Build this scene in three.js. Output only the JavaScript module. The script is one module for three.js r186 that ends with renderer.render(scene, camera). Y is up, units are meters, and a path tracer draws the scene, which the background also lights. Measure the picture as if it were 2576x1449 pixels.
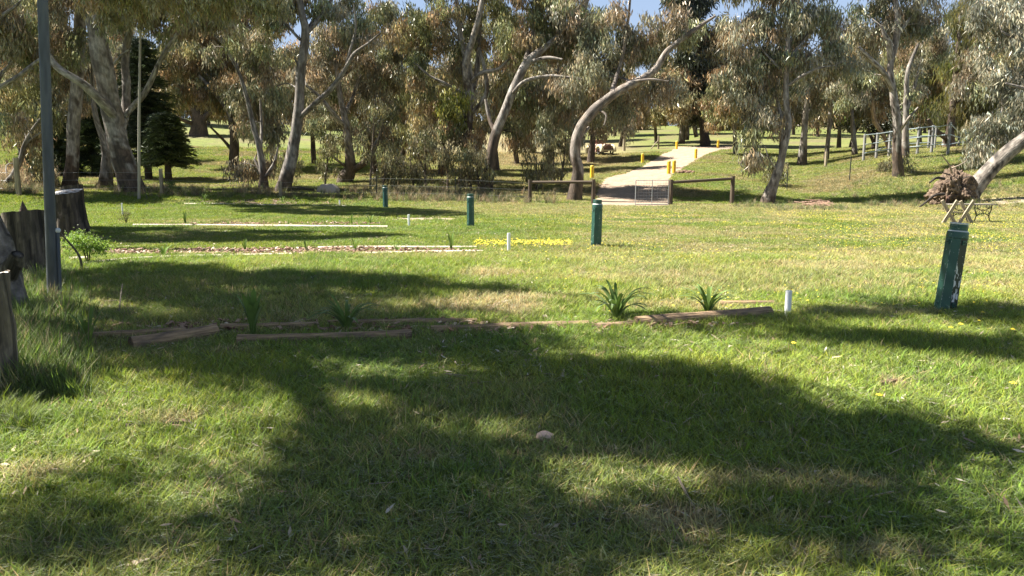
import * as THREE from 'three';
import { mergeGeometries } from 'three/addons/utils/BufferGeometryUtils.js';

// ---------------------------------------------------------------- camera, sky, sun, exposure
const scene = new THREE.Scene();
const W = 2576, H = 1449, F = 1839, HC = 1.55, PITCH = Math.atan(287 / F);
const camera = new THREE.PerspectiveCamera(2 * Math.atan(H / 2 / F) * 180 / Math.PI, W / H, 0.1, 2000);
camera.position.set(0, HC, 0);
camera.rotation.x = -PITCH;
camera.updateMatrixWorld();
const SUN = new THREE.Vector3(-1, 1.36, -0.22).normalize();
{ // clear pale blue sky: only air, the same all round
  const w = 64, h = 512, d = new Float32Array(w * h * 4), stops = [[0, 0.175, 0.205, 0.25], [6, 0.15, 0.188, 0.25], [13, 0.118, 0.161, 0.232], [30, 0.064, 0.086, 0.125], [90, 0.037, 0.051, 0.078]];
  for (let y = 0; y < h; y++) {
    const el = Math.max(0, ((y + 0.5) / h - 0.5) * 180); let k = 0; while (k < stops.length - 2 && el > stops[k + 1][0]) k++;
    const a = stops[k], b = stops[k + 1], t = Math.min(1, (el - a[0]) / (b[0] - a[0]));
    for (let x = 0; x < w; x++) { const q = (y * w + x) * 4; for (let c = 0; c < 3; c++) d[q + c] = a[c + 1] + (b[c + 1] - a[c + 1]) * t; d[q + 3] = 1; }
  }
  const t = new THREE.DataTexture(d, w, h, THREE.RGBAFormat, THREE.FloatType); t.mapping = THREE.EquirectangularReflectionMapping; t.magFilter = t.minFilter = THREE.LinearFilter; t.needsUpdate = true;
  scene.background = t; scene.environment = t;
}
const sun = new THREE.DirectionalLight(new THREE.Color(1, 0.95, 0.85), 4.8);
sun.name = 'sun';
sun.position.copy(SUN).multiplyScalar(120).add(new THREE.Vector3(0, 0, -40));
sun.target.position.set(0, 0, -40);
sun.castShadow = true;
Object.assign(sun.shadow.camera, { left: -90, right: 90, top: 90, bottom: -90, near: 1, far: 300 });
sun.shadow.mapSize.set(4096, 4096);
scene.add(sun, sun.target);
const renderer = new THREE.WebGLRenderer({ antialias: true });
renderer.toneMapping = THREE.LinearToneMapping;
renderer.toneMappingExposure = 3.8;
renderer.shadowMap.enabled = true;

// ---------------------------------------------------------------- helpers
let seed = 12345;
const reseed = (s) => { seed = s | 0; };
function rnd() { seed = (seed + 0x6D2B79F5) | 0; let t = Math.imul(seed ^ (seed >>> 15), 1 | seed); t = (t + Math.imul(t ^ (t >>> 7), 61 | t)) ^ t; return ((t ^ (t >>> 14)) >>> 0) / 4294967296; }
const rr = (a, b) => a + (b - a) * rnd();
const gauss = () => (rnd() + rnd() + rnd() + rnd() - 2) * 1.0;
const V = (x, y, z) => new THREE.Vector3(x, y, z);
const clamp = (x, a, b) => Math.max(a, Math.min(b, x));
const lerp = (a, b, t) => a + (b - a) * t;
const sstep = (a, b, x) => { const t = clamp((x - a) / (b - a), 0, 1); return t * t * (3 - 2 * t); };
const hash3 = (x, y, z) => { let h = Math.imul(x, 374761393) ^ Math.imul(y, 668265263) ^ Math.imul(z, 2147483647 - 58913); h = Math.imul(h ^ (h >>> 13), 1274126177); return ((h ^ (h >>> 16)) >>> 0) / 4294967296; };
function noise(x, y, z = 0) {
  const X = Math.floor(x), Y = Math.floor(y), Z = Math.floor(z);
  const s = (t) => t * t * (3 - 2 * t), u = s(x - X), v = s(y - Y), w = s(z - Z);
  const g = (i, j, k) => hash3(X + i, Y + j, Z + k);
  return lerp(lerp(lerp(g(0, 0, 0), g(1, 0, 0), u), lerp(g(0, 1, 0), g(1, 1, 0), u), v), lerp(lerp(g(0, 0, 1), g(1, 0, 1), u), lerp(g(0, 1, 1), g(1, 1, 1), u), v), w);
}
const fbm = (x, y, z = 0, o = 4) => { let a = 0, m = 0.5, s = 0; for (let i = 0; i < o; i++) { a += m * noise(x, y, z); s += m; x = x * 2.03 + 7.1; y = y * 2.03 + 3.7; z = z * 2.03 + 1.3; m *= 0.5; } return a / s; };
// a pixel (2576 x 1449) and a distance along -z give a point
const cp = Math.cos(PITCH), sp = Math.sin(PITCH);
function ray(px, py) { const x = (px - W / 2) / F, y = -(py - H / 2) / F; return V(x, y * cp - sp, -cp - y * sp); }
function at(px, py, D) { const r = ray(px, py); return r.multiplyScalar(D / -r.z).add(V(0, HC, 0)); }
function toPx(x, y, z) { const Y = y - HC, f = -z * cp - Y * sp, u = Y * cp - z * sp * -1 * -1; const up = Y * cp + (-z) * sp; return [W / 2 + F * x / f, H / 2 - F * up / f, f]; }
function flat(px, py) { const r = ray(px, py); const t = -HC / r.y; return V(r.x * t, 0, r.z * t); }
const mPerPx = (D) => D / F / cp;

// terrain: heights by column of the photograph and distance
const COLS = [
  [-500, [[34, 0], [38, 0.6], [50, 1.4], [65, 3.2], [90, 8.5], [130, 15], [170, 17], [400, 20]]],
  [0, [[33, 0], [37, 0.6], [50, 1.2], [65, 2.8], [90, 7.5], [130, 14.5], [170, 16], [400, 19]]],
  [450, [[33, 0], [38, 0.5], [50, 0.9], [65, 2.2], [90, 6.0], [130, 11.2], [170, 12.5], [400, 17]]],
  [1000, [[34, 0], [38, 0.3], [50, 0.9], [65, 2.2], [90, 5.0], [130, 9], [170, 10], [400, 16]]],
  [1500, [[36, 0], [40, 0.12], [45, 0.5], [52, 1.3], [70, 2.3], [83, 4.0], [110, 6.3], [150, 10.8], [180, 11.5], [400, 16]]],
  [1800, [[36, 0], [40, 0.15], [45, 0.75], [52, 1.55], [60, 2.2], [83, 4.3], [110, 7], [150, 11.2], [180, 12], [400, 16]]],
  [2000, [[36, 0], [40, 0.15], [45, 0.62], [60, 2.2], [83, 4.2], [110, 7], [150, 11], [180, 12], [400, 16]]],
  [2260, [[33, 0], [38, 0.3], [45, 1.4], [55, 3.0], [70, 4.0], [110, 7.0], [150, 10.6], [180, 11.5], [400, 16]]],
  [2576, [[29, 0], [33, 0.45], [40, 1.6], [47, 2.9], [60, 4.1], [110, 7.4], [150, 10.8], [180, 12], [400, 16]]],
  [3100, [[26, 0], [33, 0.9], [40, 2.0], [47, 3.2], [60, 4.3], [110, 8], [150, 11], [180, 12], [400, 16]]],
].map(([px, l]) => [(px - W / 2) / F / cp, l]);
function prof(l, D) {
  if (D <= l[0][0]) return 0;
  for (let i = 0; i < l.length - 1; i++) if (D <= l[i + 1][0]) {
    const [a, ha] = l[i], [b, hb] = l[i + 1], t = (D - a) / (b - a);
    const ma = i ? (hb - l[i - 1][1]) / (b - l[i - 1][0]) : 0, mb = i + 2 < l.length ? (l[i + 2][1] - ha) / (l[i + 2][0] - a) : 0;
    const t2 = t * t, t3 = t2 * t;
    return (2 * t3 - 3 * t2 + 1) * ha + (t3 - 2 * t2 + t) * (b - a) * ma + (-2 * t3 + 3 * t2) * hb + (t3 - t2) * (b - a) * mb;
  }
  return l[l.length - 1][1];
}
function height(x, z) {
  const D = -z;
  let h = 0;
  if (D > 24) {
    const u = clamp(x / D, COLS[0][0], COLS[COLS.length - 1][0]);
    let i = 0; while (i < COLS.length - 2 && u > COLS[i + 1][0]) i++;
    const t = (u - COLS[i][0]) / (COLS[i + 1][0] - COLS[i][0]);
    h = lerp(prof(COLS[i][1], D), prof(COLS[i + 1][1], D), t * t * (3 - 2 * t) * 0.5 + t * 0.5);
  }
  return h + (fbm(x * 0.35, z * 0.35, 5, 3) - 0.5) * 0.05 + (D > 36 ? (fbm(x * 0.12, z * 0.12, 9, 3) - 0.5) * 0.3 * sstep(36, 60, D) : 0);
}
const ground = (x, z, dy = 0) => V(x, height(x, z) + dy, z);
function onGround(px, D, dy = 0) { const x = (px - W / 2) / F / cp * D; const p0 = ground(x, -D); const f = D * cp - (p0.y - HC) * sp; const xx = (px - W / 2) / F * f; return ground(xx, -D, dy); }

const taken = {};
function numbered(n) { if (!(n in taken)) { taken[n] = 0; return n; } taken[n]++; return n + '_' + String(taken[n]).padStart(3, '0'); }
function sh(o) { o.castShadow = true; o.receiveShadow = true; return o; }
function thing(name, label, category, pos = V(0, 0, 0), group) {
  const o = new THREE.Group(); o.name = numbered(name); o.position.copy(pos); o.userData = { label, category };
  if (group) o.userData.group = group; scene.add(o); return o;
}
function part(name, geo, mat, parent, ud) { const m = sh(new THREE.Mesh(geo, mat)); m.name = name; if (ud) m.userData = ud; parent.add(m); return m; }
function inst(name, geo, mat, mats, cols, parent) {
  const m = sh(new THREE.InstancedMesh(geo, mat, mats.length)); m.name = name; m.userData.kind = 'stuff';
  const c = new THREE.Color();
  for (let i = 0; i < mats.length; i++) { m.setMatrixAt(i, mats[i]); if (cols) { c.setRGB(cols[i][0], cols[i][1], cols[i][2]); m.setColorAt(i, c); } }
  m.frustumCulled = false; parent.add(m); return m;
}
const RGB = (r, g, b) => new THREE.Color().setRGB(r, g, b);
function mat(r, g, b, rough = 0.85, extra = {}) { return new THREE.MeshStandardMaterial({ color: RGB(r, g, b), roughness: rough, side: THREE.DoubleSide, ...extra }); }
function tex(w, h, fn, srgb = true, rep = [1, 1]) {
  const d = new Uint8Array(w * h * 4);
  for (let y = 0; y < h; y++) for (let x = 0; x < w; x++) { const c = fn(x / w, y / h), i = (y * w + x) * 4; d[i] = clamp(c[0], 0, 1) * 255; d[i + 1] = clamp(c[1], 0, 1) * 255; d[i + 2] = clamp(c[2], 0, 1) * 255; d[i + 3] = 255; }
  const t = new THREE.DataTexture(d, w, h); t.magFilter = THREE.LinearFilter; t.minFilter = THREE.LinearMipmapLinearFilter; t.generateMipmaps = true;
  t.wrapS = t.wrapT = THREE.RepeatWrapping; if (srgb) t.colorSpace = THREE.SRGBColorSpace; t.repeat.set(...rep); t.needsUpdate = true; return t;
}
// tiling noise: u, v in 0..1, n cells
function tnoise(u, v, nx, ny, s) { const x = u * nx, y = v * ny, X = Math.floor(x), Y = Math.floor(y), f = (t) => t * t * (3 - 2 * t), a = f(x - X), b = f(y - Y), g = (i, j) => hash3((X + i) % nx, (Y + j) % ny, s); return lerp(lerp(g(0, 0), g(1, 0), a), lerp(g(0, 1), g(1, 1), a), b); }
const tfbm = (u, v, nx, ny, s, o = 4) => { let a = 0, m = 0.5, t = 0; for (let i = 0; i < o; i++) { a += m * tnoise(u, v, nx << i, ny << i, s + i); t += m; m *= 0.5; } return a / t; };

// tube along points with radii; uv in metres; optional colour per vertex
function tube(pts, radii, seg = 10, step = 0.25, colour = null, knob = 0.06, capEnd = true) {
  const curve = new THREE.CatmullRomCurve3(pts, false, 'centripetal');
  const L = curve.getLength(), n = Math.max(2, Math.ceil(L / step));
  const pos = [], nor = [], uv = [], col = [], idx = [];
  let nrm = null, prevT = null; const so = rnd() * 50;
  const P = [], T = [], R = [];
  for (let i = 0; i <= n; i++) {
    const t = i / n; P.push(curve.getPoint(t)); T.push(curve.getTangent(t));
    const k = t * (radii.length - 1), a = Math.min(radii.length - 2, Math.floor(k)); R.push(lerp(radii[a], radii[a + 1], k - a));
  }
  for (let i = 0; i <= n; i++) {
    const p = P[i], tg = T[i];
    if (!nrm) { nrm = V(0, 0, 1); if (Math.abs(tg.z) > 0.9) nrm.set(1, 0, 0); }
    nrm.sub(tg.clone().multiplyScalar(nrm.dot(tg))).normalize();
    const bin = tg.clone().cross(nrm);
    for (let j = 0; j <= seg; j++) {
      const a = (j % seg) / seg * Math.PI * 2, c = Math.cos(a), s = Math.sin(a);
      const dir = nrm.clone().multiplyScalar(c).addScaledVector(bin, s);
      const b = 1 + knob * 2 * (fbm(c * 1.4 + so, s * 1.4, i * L / n * 1.3, 2) - 0.5) * 2;
      const q = p.clone().addScaledVector(dir, R[i] * b);
      pos.push(q.x, q.y, q.z); nor.push(dir.x, dir.y, dir.z); uv.push(j / seg * Math.max(1, Math.round(R[i] * 6.28)), i * L / n);
      if (colour) { const k = colour(q, i / n, R[i], j); col.push(k[0], k[1], k[2]); }
    }
  }
  for (let i = 0; i < n; i++) for (let j = 0; j < seg; j++) { const a = i * (seg + 1) + j, b = a + seg + 1; idx.push(a, a + 1, b, b, a + 1, b + 1); }
  if (capEnd) for (const [r, ti] of [[0, -1], [n, 1]]) {
    const base = pos.length / 3, tg = T[r]; pos.push(P[r].x, P[r].y, P[r].z); nor.push(tg.x * ti, tg.y * ti, tg.z * ti); uv.push(0, 0); if (colour) { const k = colour(P[r], r / n, R[r], 0); col.push(...k); }
    for (let j = 0; j < seg; j++) { const a = r * (seg + 1) + j; if (ti > 0) idx.push(base, a, a + 1); else idx.push(base, a + 1, a); }
  }
  const g = new THREE.BufferGeometry();
  g.setAttribute('position', new THREE.Float32BufferAttribute(pos, 3)); g.setAttribute('normal', new THREE.Float32BufferAttribute(nor, 3)); g.setAttribute('uv', new THREE.Float32BufferAttribute(uv, 2));
  if (colour) g.setAttribute('color', new THREE.Float32BufferAttribute(col, 3));
  g.setIndex(idx); return g;
}
function box(w, h, d, x = 0, y = 0, z = 0) { const g = new THREE.BoxGeometry(w, h, d); g.translate(x, y, z); return g; }
function bar(a, b, w, h) { // a box from a to b
  const L = a.distanceTo(b), g = new THREE.BoxGeometry(w, L, h); g.translate(0, L / 2, 0);
  g.applyQuaternion(new THREE.Quaternion().setFromUnitVectors(V(0, 1, 0), b.clone().sub(a).normalize())); g.translate(a.x, a.y, a.z); return g;
}
function rod(a, b, r, seg = 8, r2 = r) { const L = a.distanceTo(b), g = new THREE.CylinderGeometry(r2, r, L, seg); g.translate(0, L / 2, 0); g.applyQuaternion(new THREE.Quaternion().setFromUnitVectors(V(0, 1, 0), b.clone().sub(a).normalize())); g.translate(a.x, a.y, a.z); return g; }

// ---------------------------------------------------------------- materials
const grassTex = tex(512, 512, (u, v) => { const a = tfbm(u, v, 40, 40, 3, 3), b = tfbm(u, v, 6, 6, 9, 3), k = 0.55 + 0.5 * a + 0.25 * (b - 0.5); return [k, k, k]; });
const groundMat = new THREE.MeshStandardMaterial({ map: grassTex, vertexColors: true, roughness: 1, bumpMap: grassTex, bumpScale: 0.03 });
const barkTex = tex(512, 512, (u, v) => { const s = tfbm(u, v, 24, 4, 31, 4), p = tfbm(u, v, 5, 5, 47, 4), f = tfbm(u, v, 60, 30, 77, 2); const k = 0.62 + 0.45 * s + 0.35 * (p - 0.5) + 0.15 * (f - 0.5); return [k, k * 0.985, k * 0.965]; });
const barkBump = tex(512, 512, (u, v) => { const s = tfbm(u, v, 26, 3, 31, 4), k = s; return [k, k, k]; }, false);
const barkMat = new THREE.MeshStandardMaterial({ map: barkTex, bumpMap: barkBump, bumpScale: 0.025, vertexColors: true, roughness: 0.85, side: THREE.DoubleSide });
const woodTex = tex(256, 512, (u, v) => { const s = tfbm(u, v, 30, 2, 12, 4), p = tfbm(u, v, 3, 4, 5, 3); const k = 0.6 + 0.5 * s + 0.3 * (p - 0.5); return [k, k * 0.97, k * 0.93]; });
const timber = (r, g, b) => new THREE.MeshStandardMaterial({ map: woodTex, bumpMap: woodTex, bumpScale: 0.004, color: RGB(r, g, b), roughness: 0.85, side: THREE.DoubleSide });
const leafMat = mat(1, 1, 1, 0.42, { vertexColors: true });
const softLeafMat = new THREE.MeshPhysicalMaterial({ color: RGB(1, 1, 1), vertexColors: true, roughness: 1, side: THREE.DoubleSide, transmission: 0.45, thickness: 0 });
const grassMat = new THREE.MeshPhysicalMaterial({ color: RGB(1, 1, 1), vertexColors: true, roughness: 1, side: THREE.DoubleSide, transmission: 0.4, thickness: 0 });
const litterMat = mat(1, 1, 1, 0.8);

// ---------------------------------------------------------------- zones of the ground
const pathL = [[1497, 35.2], [1497, 40], [1500, 45], [1515, 50], [1569, 55], [1618, 66], [1629, 70], [1684, 81], [1704, 88]];
const pathR = [[1690, 35.2], [1688, 40], [1686, 45], [1688, 50], [1706, 55], [1745, 66], [1765, 70], [1822, 81], [1868, 88]];
const edgeX = (l, D) => { if (D <= l[0][1]) return l[0][0]; for (let i = 0; i < l.length - 1; i++) if (D <= l[i + 1][1]) return lerp(l[i][0], l[i + 1][0], (D - l[i][1]) / (l[i + 1][1] - l[i][1])); return l[l.length - 1][0]; };
const colOf = (x, z) => toPx(x, height(x, z), z)[0];
function inPath(x, z, m = 0) { const D = -z; if (D < 35.2 || D > 88) return false; const c = colOf(x, z), k = 12 * fbm(x * 1.5, z * 1.5, 2, 2) - 6; return c > edgeX(pathL, D) - m + k && c < edgeX(pathR, D) + m + k; }
// patches: pixel centre, radii in px -> world ellipse on the flat lawn; kinds: straw, dirt, litter
const PATCH = [
  [1250, 770, 170, 28, 'straw', 1], [1230, 693, 110, 14, 'straw', 1], [1100, 772, 90, 12, 'straw', 0.8], [440, 1062, 120, 30, 'straw', 0.9], [1060, 1160, 140, 26, 'straw', 0.8], [1690, 1325, 130, 45, 'straw', 0.9], [120, 1200, 110, 36, 'straw', 0.7], [2000, 1225, 280, 26, 'straw', 0.6],
  [1085, 552, 125, 6, 'dirt', 1], [1700, 770, 200, 14, 'straw', 0.6], [1850, 700, 480, 40, 'straw', 0.35], [2150, 790, 200, 14, 'straw', 0.5], [2240, 975, 50, 12, 'straw', 0.8], [560, 890, 110, 14, 'straw', 0.6], [420, 830, 90, 12, 'dirt', 0.8], [1550, 1150, 120, 18, 'straw', 0.5], [330, 1400, 200, 40, 'straw', 0.35], [2150, 1410, 200, 40, 'straw', 0.6], [700, 750, 200, 14, 'straw', 0.3], [1950, 1330, 160, 20, 'straw', 0.4], [1300, 1340, 250, 30, 'straw', 0.4],
].map(([px, py, rx, ry, k, s]) => { const c = flat(px, py), a = flat(px + rx, py), f = flat(px, py - ry), n = flat(px, py + ry); return { x: c.x, z: c.z, rx: a.x - c.x, rz: Math.abs(f.z - n.z) / 2, k, s }; });
for (const [px, D, rx, rz] of [[1905, 37.2, 2.0, 0.9], [2225, 36.5, 2.4, 0.9], [1965, 36.8, 1.6, 0.5], [2520, 33, 1.5, 1.2]]) { const p = onGround(px, D); PATCH.push({ x: p.x, z: p.z, rx, rz, k: 'dirt', s: 0.95 }); }
function patch(x, z, kind) { let v = 0; for (const p of PATCH) if (p.k === kind) { const dx = (x - p.x) / p.rx, dz = (z - p.z) / p.rz, d = Math.sqrt(dx * dx + dz * dz) + (fbm(x * 2.2, z * 2.2, 4, 3) - 0.5) * 1.3; v = Math.max(v, p.s * (1 - sstep(0.6, 1.15, d))); } return v; }
// tone of the growth at a place: [r, g, b] linear
function growth(x, z) {
  const D = -z, u = x / D, n = fbm(x * 0.5, z * 0.5, 1, 3), n2 = fbm(x * 0.13 + 5, z * 0.13, 2, 3);
  let dry = clamp((n - 0.54) * 1.3 + (n2 - 0.5) * 0.9, 0, 0.45);
  if (D < 36) dry = Math.max(dry, sstep(-0.05, 0.2, u) * sstep(7, 11, D) * clamp(0.2 + (fbm(x * 0.9, z * 0.9, 33, 4) - 0.5) * 2.2, 0, 0.6));
  dry = Math.max(dry, patch(x, z, 'straw') * 0.9);
  if (D > 22 && D < 37) dry = Math.max(dry, sstep(24, 31, D) * (0.35 + 0.5 * (n - 0.4)) * sstep(-0.25, 0.0, u));
  if (D > 38) { // the field behind: lush on the left, dry in the middle
    const mid = sstep(-0.18, -0.06, u) * (1 - sstep(0.12, 0.2, u));
    dry = clamp(0.15 + mid * (0.25 + 0.6 * sstep(58, 78, D) * (1 - sstep(110, 125, D))) + 0.5 * (n2 - 0.5) + sstep(0.25, 0.5, u) * 0.12, 0, 0.95);
    if (D > 105 && u > 0) dry *= 0.4;
    const lit = sstep(0.56, 0.66, fbm(x * 0.22, z * 0.3, 51, 4)) * 0.6; if (lit > 0.01) { const a = [lerp(0.22, 0.36, dry), lerp(0.25, 0.3, dry), lerp(0.035, 0.14, dry)]; return [lerp(a[0], 0.24, lit), lerp(a[1], 0.185, lit), lerp(a[2], 0.1, lit), clamp(dry + lit * 0.4, 0, 1)]; }
  }
  if (D < 14 && u < 0) dry *= 0.75;
  const lush = clamp(0.5 + (fbm(x * 0.9, z * 0.9, 7, 2) - 0.5) * 1.6, 0, 1);
  const g = [lerp(0.23, 0.14, lush), lerp(0.28, 0.22, lush), lerp(0.024, 0.02, lush)], s = [0.4, 0.33, 0.16];
  return [lerp(g[0], s[0], dry), lerp(g[1], s[1], dry), lerp(g[2], s[2], dry), dry];
}

const scrubby = (x, z) => { const c = colOf(x, z); return c < 150 ? 1 : c > 940 && c < 1300 ? 1 : 0.2; };
// ---------------------------------------------------------------- ground sheet
{
  const Ds = []; for (let d = -14; d < 6; d += 0.5) Ds.push(d); for (let d = 6; d < 30; d += 0.5) Ds.push(d); for (let d = 30; d < 100; d += 0.7) Ds.push(d); for (let d = 100; d < 420; d += 5) Ds.push(d);
  const nx = 240, pos = [], col = [], uv = [], idx = [];
  for (const D of Ds) for (let i = 0; i <= nx; i++) {
    const s = (i / nx * 2 - 1), wide = 16 + Math.max(0, D) * 1.05, x = s * wide, z = -D, y = height(x, z);
    pos.push(x, y, z); uv.push(x / 3.1, z / 3.1);
    let c = growth(x, z); const dirt = Math.max(patch(x, z, 'dirt'), D > 33 && D < 44 && Math.abs(colOf(x, z) - 1890) < 90 ? 0.6 * sstep(0.45, 0.6, fbm(x * 0.6, z * 0.6, 3)) : 0);
    c = [lerp(c[0], 0.13, 0.3), lerp(c[1], 0.11, 0.3), lerp(c[2], 0.05, 0.3)]; // blades over brown thatch and earth
    const scrub = D > 36 && D < 43 && x / D < 0.1 ? scrubby(x, z) * 0.75 * sstep(0.42, 0.58, fbm(x * 0.5, z * 0.8, 13)) : 0;
    c = [lerp(c[0], 0.15, scrub), lerp(c[1], 0.125, scrub), lerp(c[2], 0.075, scrub)];
    c = [lerp(c[0], 0.42, dirt), lerp(c[1], 0.34, dirt), lerp(c[2], 0.23, dirt)];
    col.push(c[0], c[1], c[2]);
  }
  for (let r = 0; r < Ds.length - 1; r++) for (let i = 0; i < nx; i++) { const a = r * (nx + 1) + i, b = a + nx + 1; idx.push(a, a + 1, b, a + 1, b + 1, b); }
  const g = new THREE.BufferGeometry(); g.setAttribute('position', new THREE.Float32BufferAttribute(pos, 3)); g.setAttribute('color', new THREE.Float32BufferAttribute(col, 3)); g.setAttribute('uv', new THREE.Float32BufferAttribute(uv, 2)); g.setIndex(idx); g.computeVertexNormals();
  const m = sh(new THREE.Mesh(g, groundMat)); m.name = 'ground'; m.userData = { kind: 'structure' }; scene.add(m);
}
// gravel drive up the rise
{
  const gt = tex(512, 512, (u, v) => { const a = tfbm(u, v, 90, 90, 21, 2), b = tfbm(u, v, 8, 8, 22, 3), k = 0.72 + 0.35 * (a - 0.5) + 0.25 * (b - 0.5); return [k, k * 0.93, k * 0.85]; });
  const pos = [], uv = [], idx = [], n = 16, Ds = []; for (let d = 35.2; d <= 88; d += 0.5) Ds.push(d);
  for (const D of Ds) for (let i = 0; i <= n; i++) {
    const a = onGround(edgeX(pathL, D), D).x, b = onGround(edgeX(pathR, D), D).x, w = i === 0 || i === n ? (fbm(D * 0.9, i, 3) - 0.5) * 1.1 : 0, x = lerp(a, b, i / n) + w;
    pos.push(x, height(x, -D) + (i === 0 || i === n ? 0.004 : 0.03), -D); uv.push(x / 2.5, D / 2.5);
  }
  for (let r = 0; r < Ds.length - 1; r++) for (let i = 0; i < n; i++) { const a = r * (n + 1) + i, b = a + n + 1; idx.push(a, a + 1, b, a + 1, b + 1, b); }
  const g = new THREE.BufferGeometry(); g.setAttribute('position', new THREE.Float32BufferAttribute(pos, 3)); g.setAttribute('uv', new THREE.Float32BufferAttribute(uv, 2)); g.setIndex(idx); g.computeVertexNormals();
  const m = part('gravel_path', g, new THREE.MeshStandardMaterial({ map: gt, color: RGB(0.62, 0.54, 0.47), bumpMap: gt, bumpScale: 0.02, roughness: 1 }), scene, { kind: 'structure' });
}

// ---------------------------------------------------------------- leaf sprays
function leafGeo(list) { // list of [pos, dir, side, length, width, fold]
  const pos = [], nor = [], idx = [], col = [];
  for (const [p, d, s, L, w] of list) {
    const tone = rr(0.55, 1.45), warm = rr(0.88, 1.16);
    const b = pos.length / 3, n = d.clone().cross(s).normalize();
    const bend = n.clone().multiplyScalar(L * 0.08);
    const m1 = p.clone().addScaledVector(d, L * 0.38), tip = p.clone().addScaledVector(d, L).add(bend);
    const q = [p, m1.clone().addScaledVector(s, w / 2).add(bend), m1.clone().addScaledVector(s, -w / 2), tip];
    for (const v of q) { pos.push(v.x, v.y, v.z); nor.push(n.x, n.y, n.z); col.push(tone * warm, tone, tone * (2 - warm)); }
    idx.push(b, b + 2, b + 1, b + 1, b + 2, b + 3);
  }
  const g = new THREE.BufferGeometry(); g.setAttribute('position', new THREE.Float32BufferAttribute(pos, 3)); g.setAttribute('normal', new THREE.Float32BufferAttribute(nor, 3)); g.setAttribute('color', new THREE.Float32BufferAttribute(col, 3)); g.setIndex(idx); return g;
}
function spray(n, R, L, w, hang, squash = 0.8) {
  const l = [];
  for (let i = 0; i < n; i++) {
    const p = V(gauss(), gauss() * squash, gauss()).multiplyScalar(R);
    const d = V(gauss(), gauss() - hang, gauss()).normalize();
    const s = V(gauss(), gauss() * 0.5, gauss()).cross(d).normalize();
    l.push([p, d, s, L * rr(0.7, 1.25), w * rr(0.8, 1.2)]);
  }
  return leafGeo(l);
}
reseed(77);
const GUM = [0, 1, 2, 3].map(() => spray(24, 0.29, 0.3, 0.058, 1.9, 1.0));
const GUMFAR = [0, 1].map(() => spray(26, 0.36, 0.36, 0.08, 1.3, 1.0));
const BUSHY = [0, 1].map(() => spray(34, 0.3, 0.12, 0.06, 0.1));
const WEEP = [0, 1].map(() => spray(40, 0.3, 0.36, 0.02, 2.6, 1.2));
const FIR = [0, 1].map(() => { const l = []; for (let i = 0; i < 60; i++) { const t = rnd(), a = rr(-1, 1) * 0.9; const p = V(t * 0.8 - 0.2, gauss() * 0.05 - t * t * 0.12, rr(-0.35, 0.35) * (1 - t * 0.6)); l.push([p, V(Math.cos(a), gauss() * 0.25, Math.sin(a)).normalize(), V(0, 1, 0.4).normalize(), 0.2, 0.05]); } return leafGeo(l); });

// bark colours: pale smooth gum bark above a ragged dark stocking
function gumBark(base, stocking, pale = [0.4, 0.37, 0.34], dark = [0.085, 0.065, 0.05]) {
  const so = rnd() * 90;
  return (q) => {
    const y = q.y - base, st = fbm(q.x * 5 + so, q.y * 0.9, q.z * 5, 3), k = y / stocking + (st - 0.5) * 1.5;
    const blot = fbm(q.x * 3 + so, q.y * 1.2 + 9, q.z * 3, 3);
    const p = blot > 0.6 ? [pale[0] * 0.62, pale[1] * 0.6, pale[2] * 0.6] : blot < 0.4 ? [pale[0] * 1.15, pale[1] * 1.15, pale[2] * 1.17] : pale;
    const s = fbm(q.x * 9 + so, q.y * 2, q.z * 9 + 3, 2), st2 = fbm(q.x * 10 + so + 5, q.y * 0.7, q.z * 10, 3);
    if (k < 0.72 || s > 0.8) return s > 0.55 ? dark : [dark[0] * 1.8, dark[1] * 1.7, dark[2] * 1.65];
    return st2 > 0.6 ? [pale[0] * 0.4, pale[1] * 0.37, pale[2] * 0.35] : st2 < 0.38 ? [pale[0] * 0.72, pale[1] * 0.66, pale[2] * 0.6] : p;
  };
}
const darkBark = () => [0.07, 0.055, 0.04];

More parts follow.
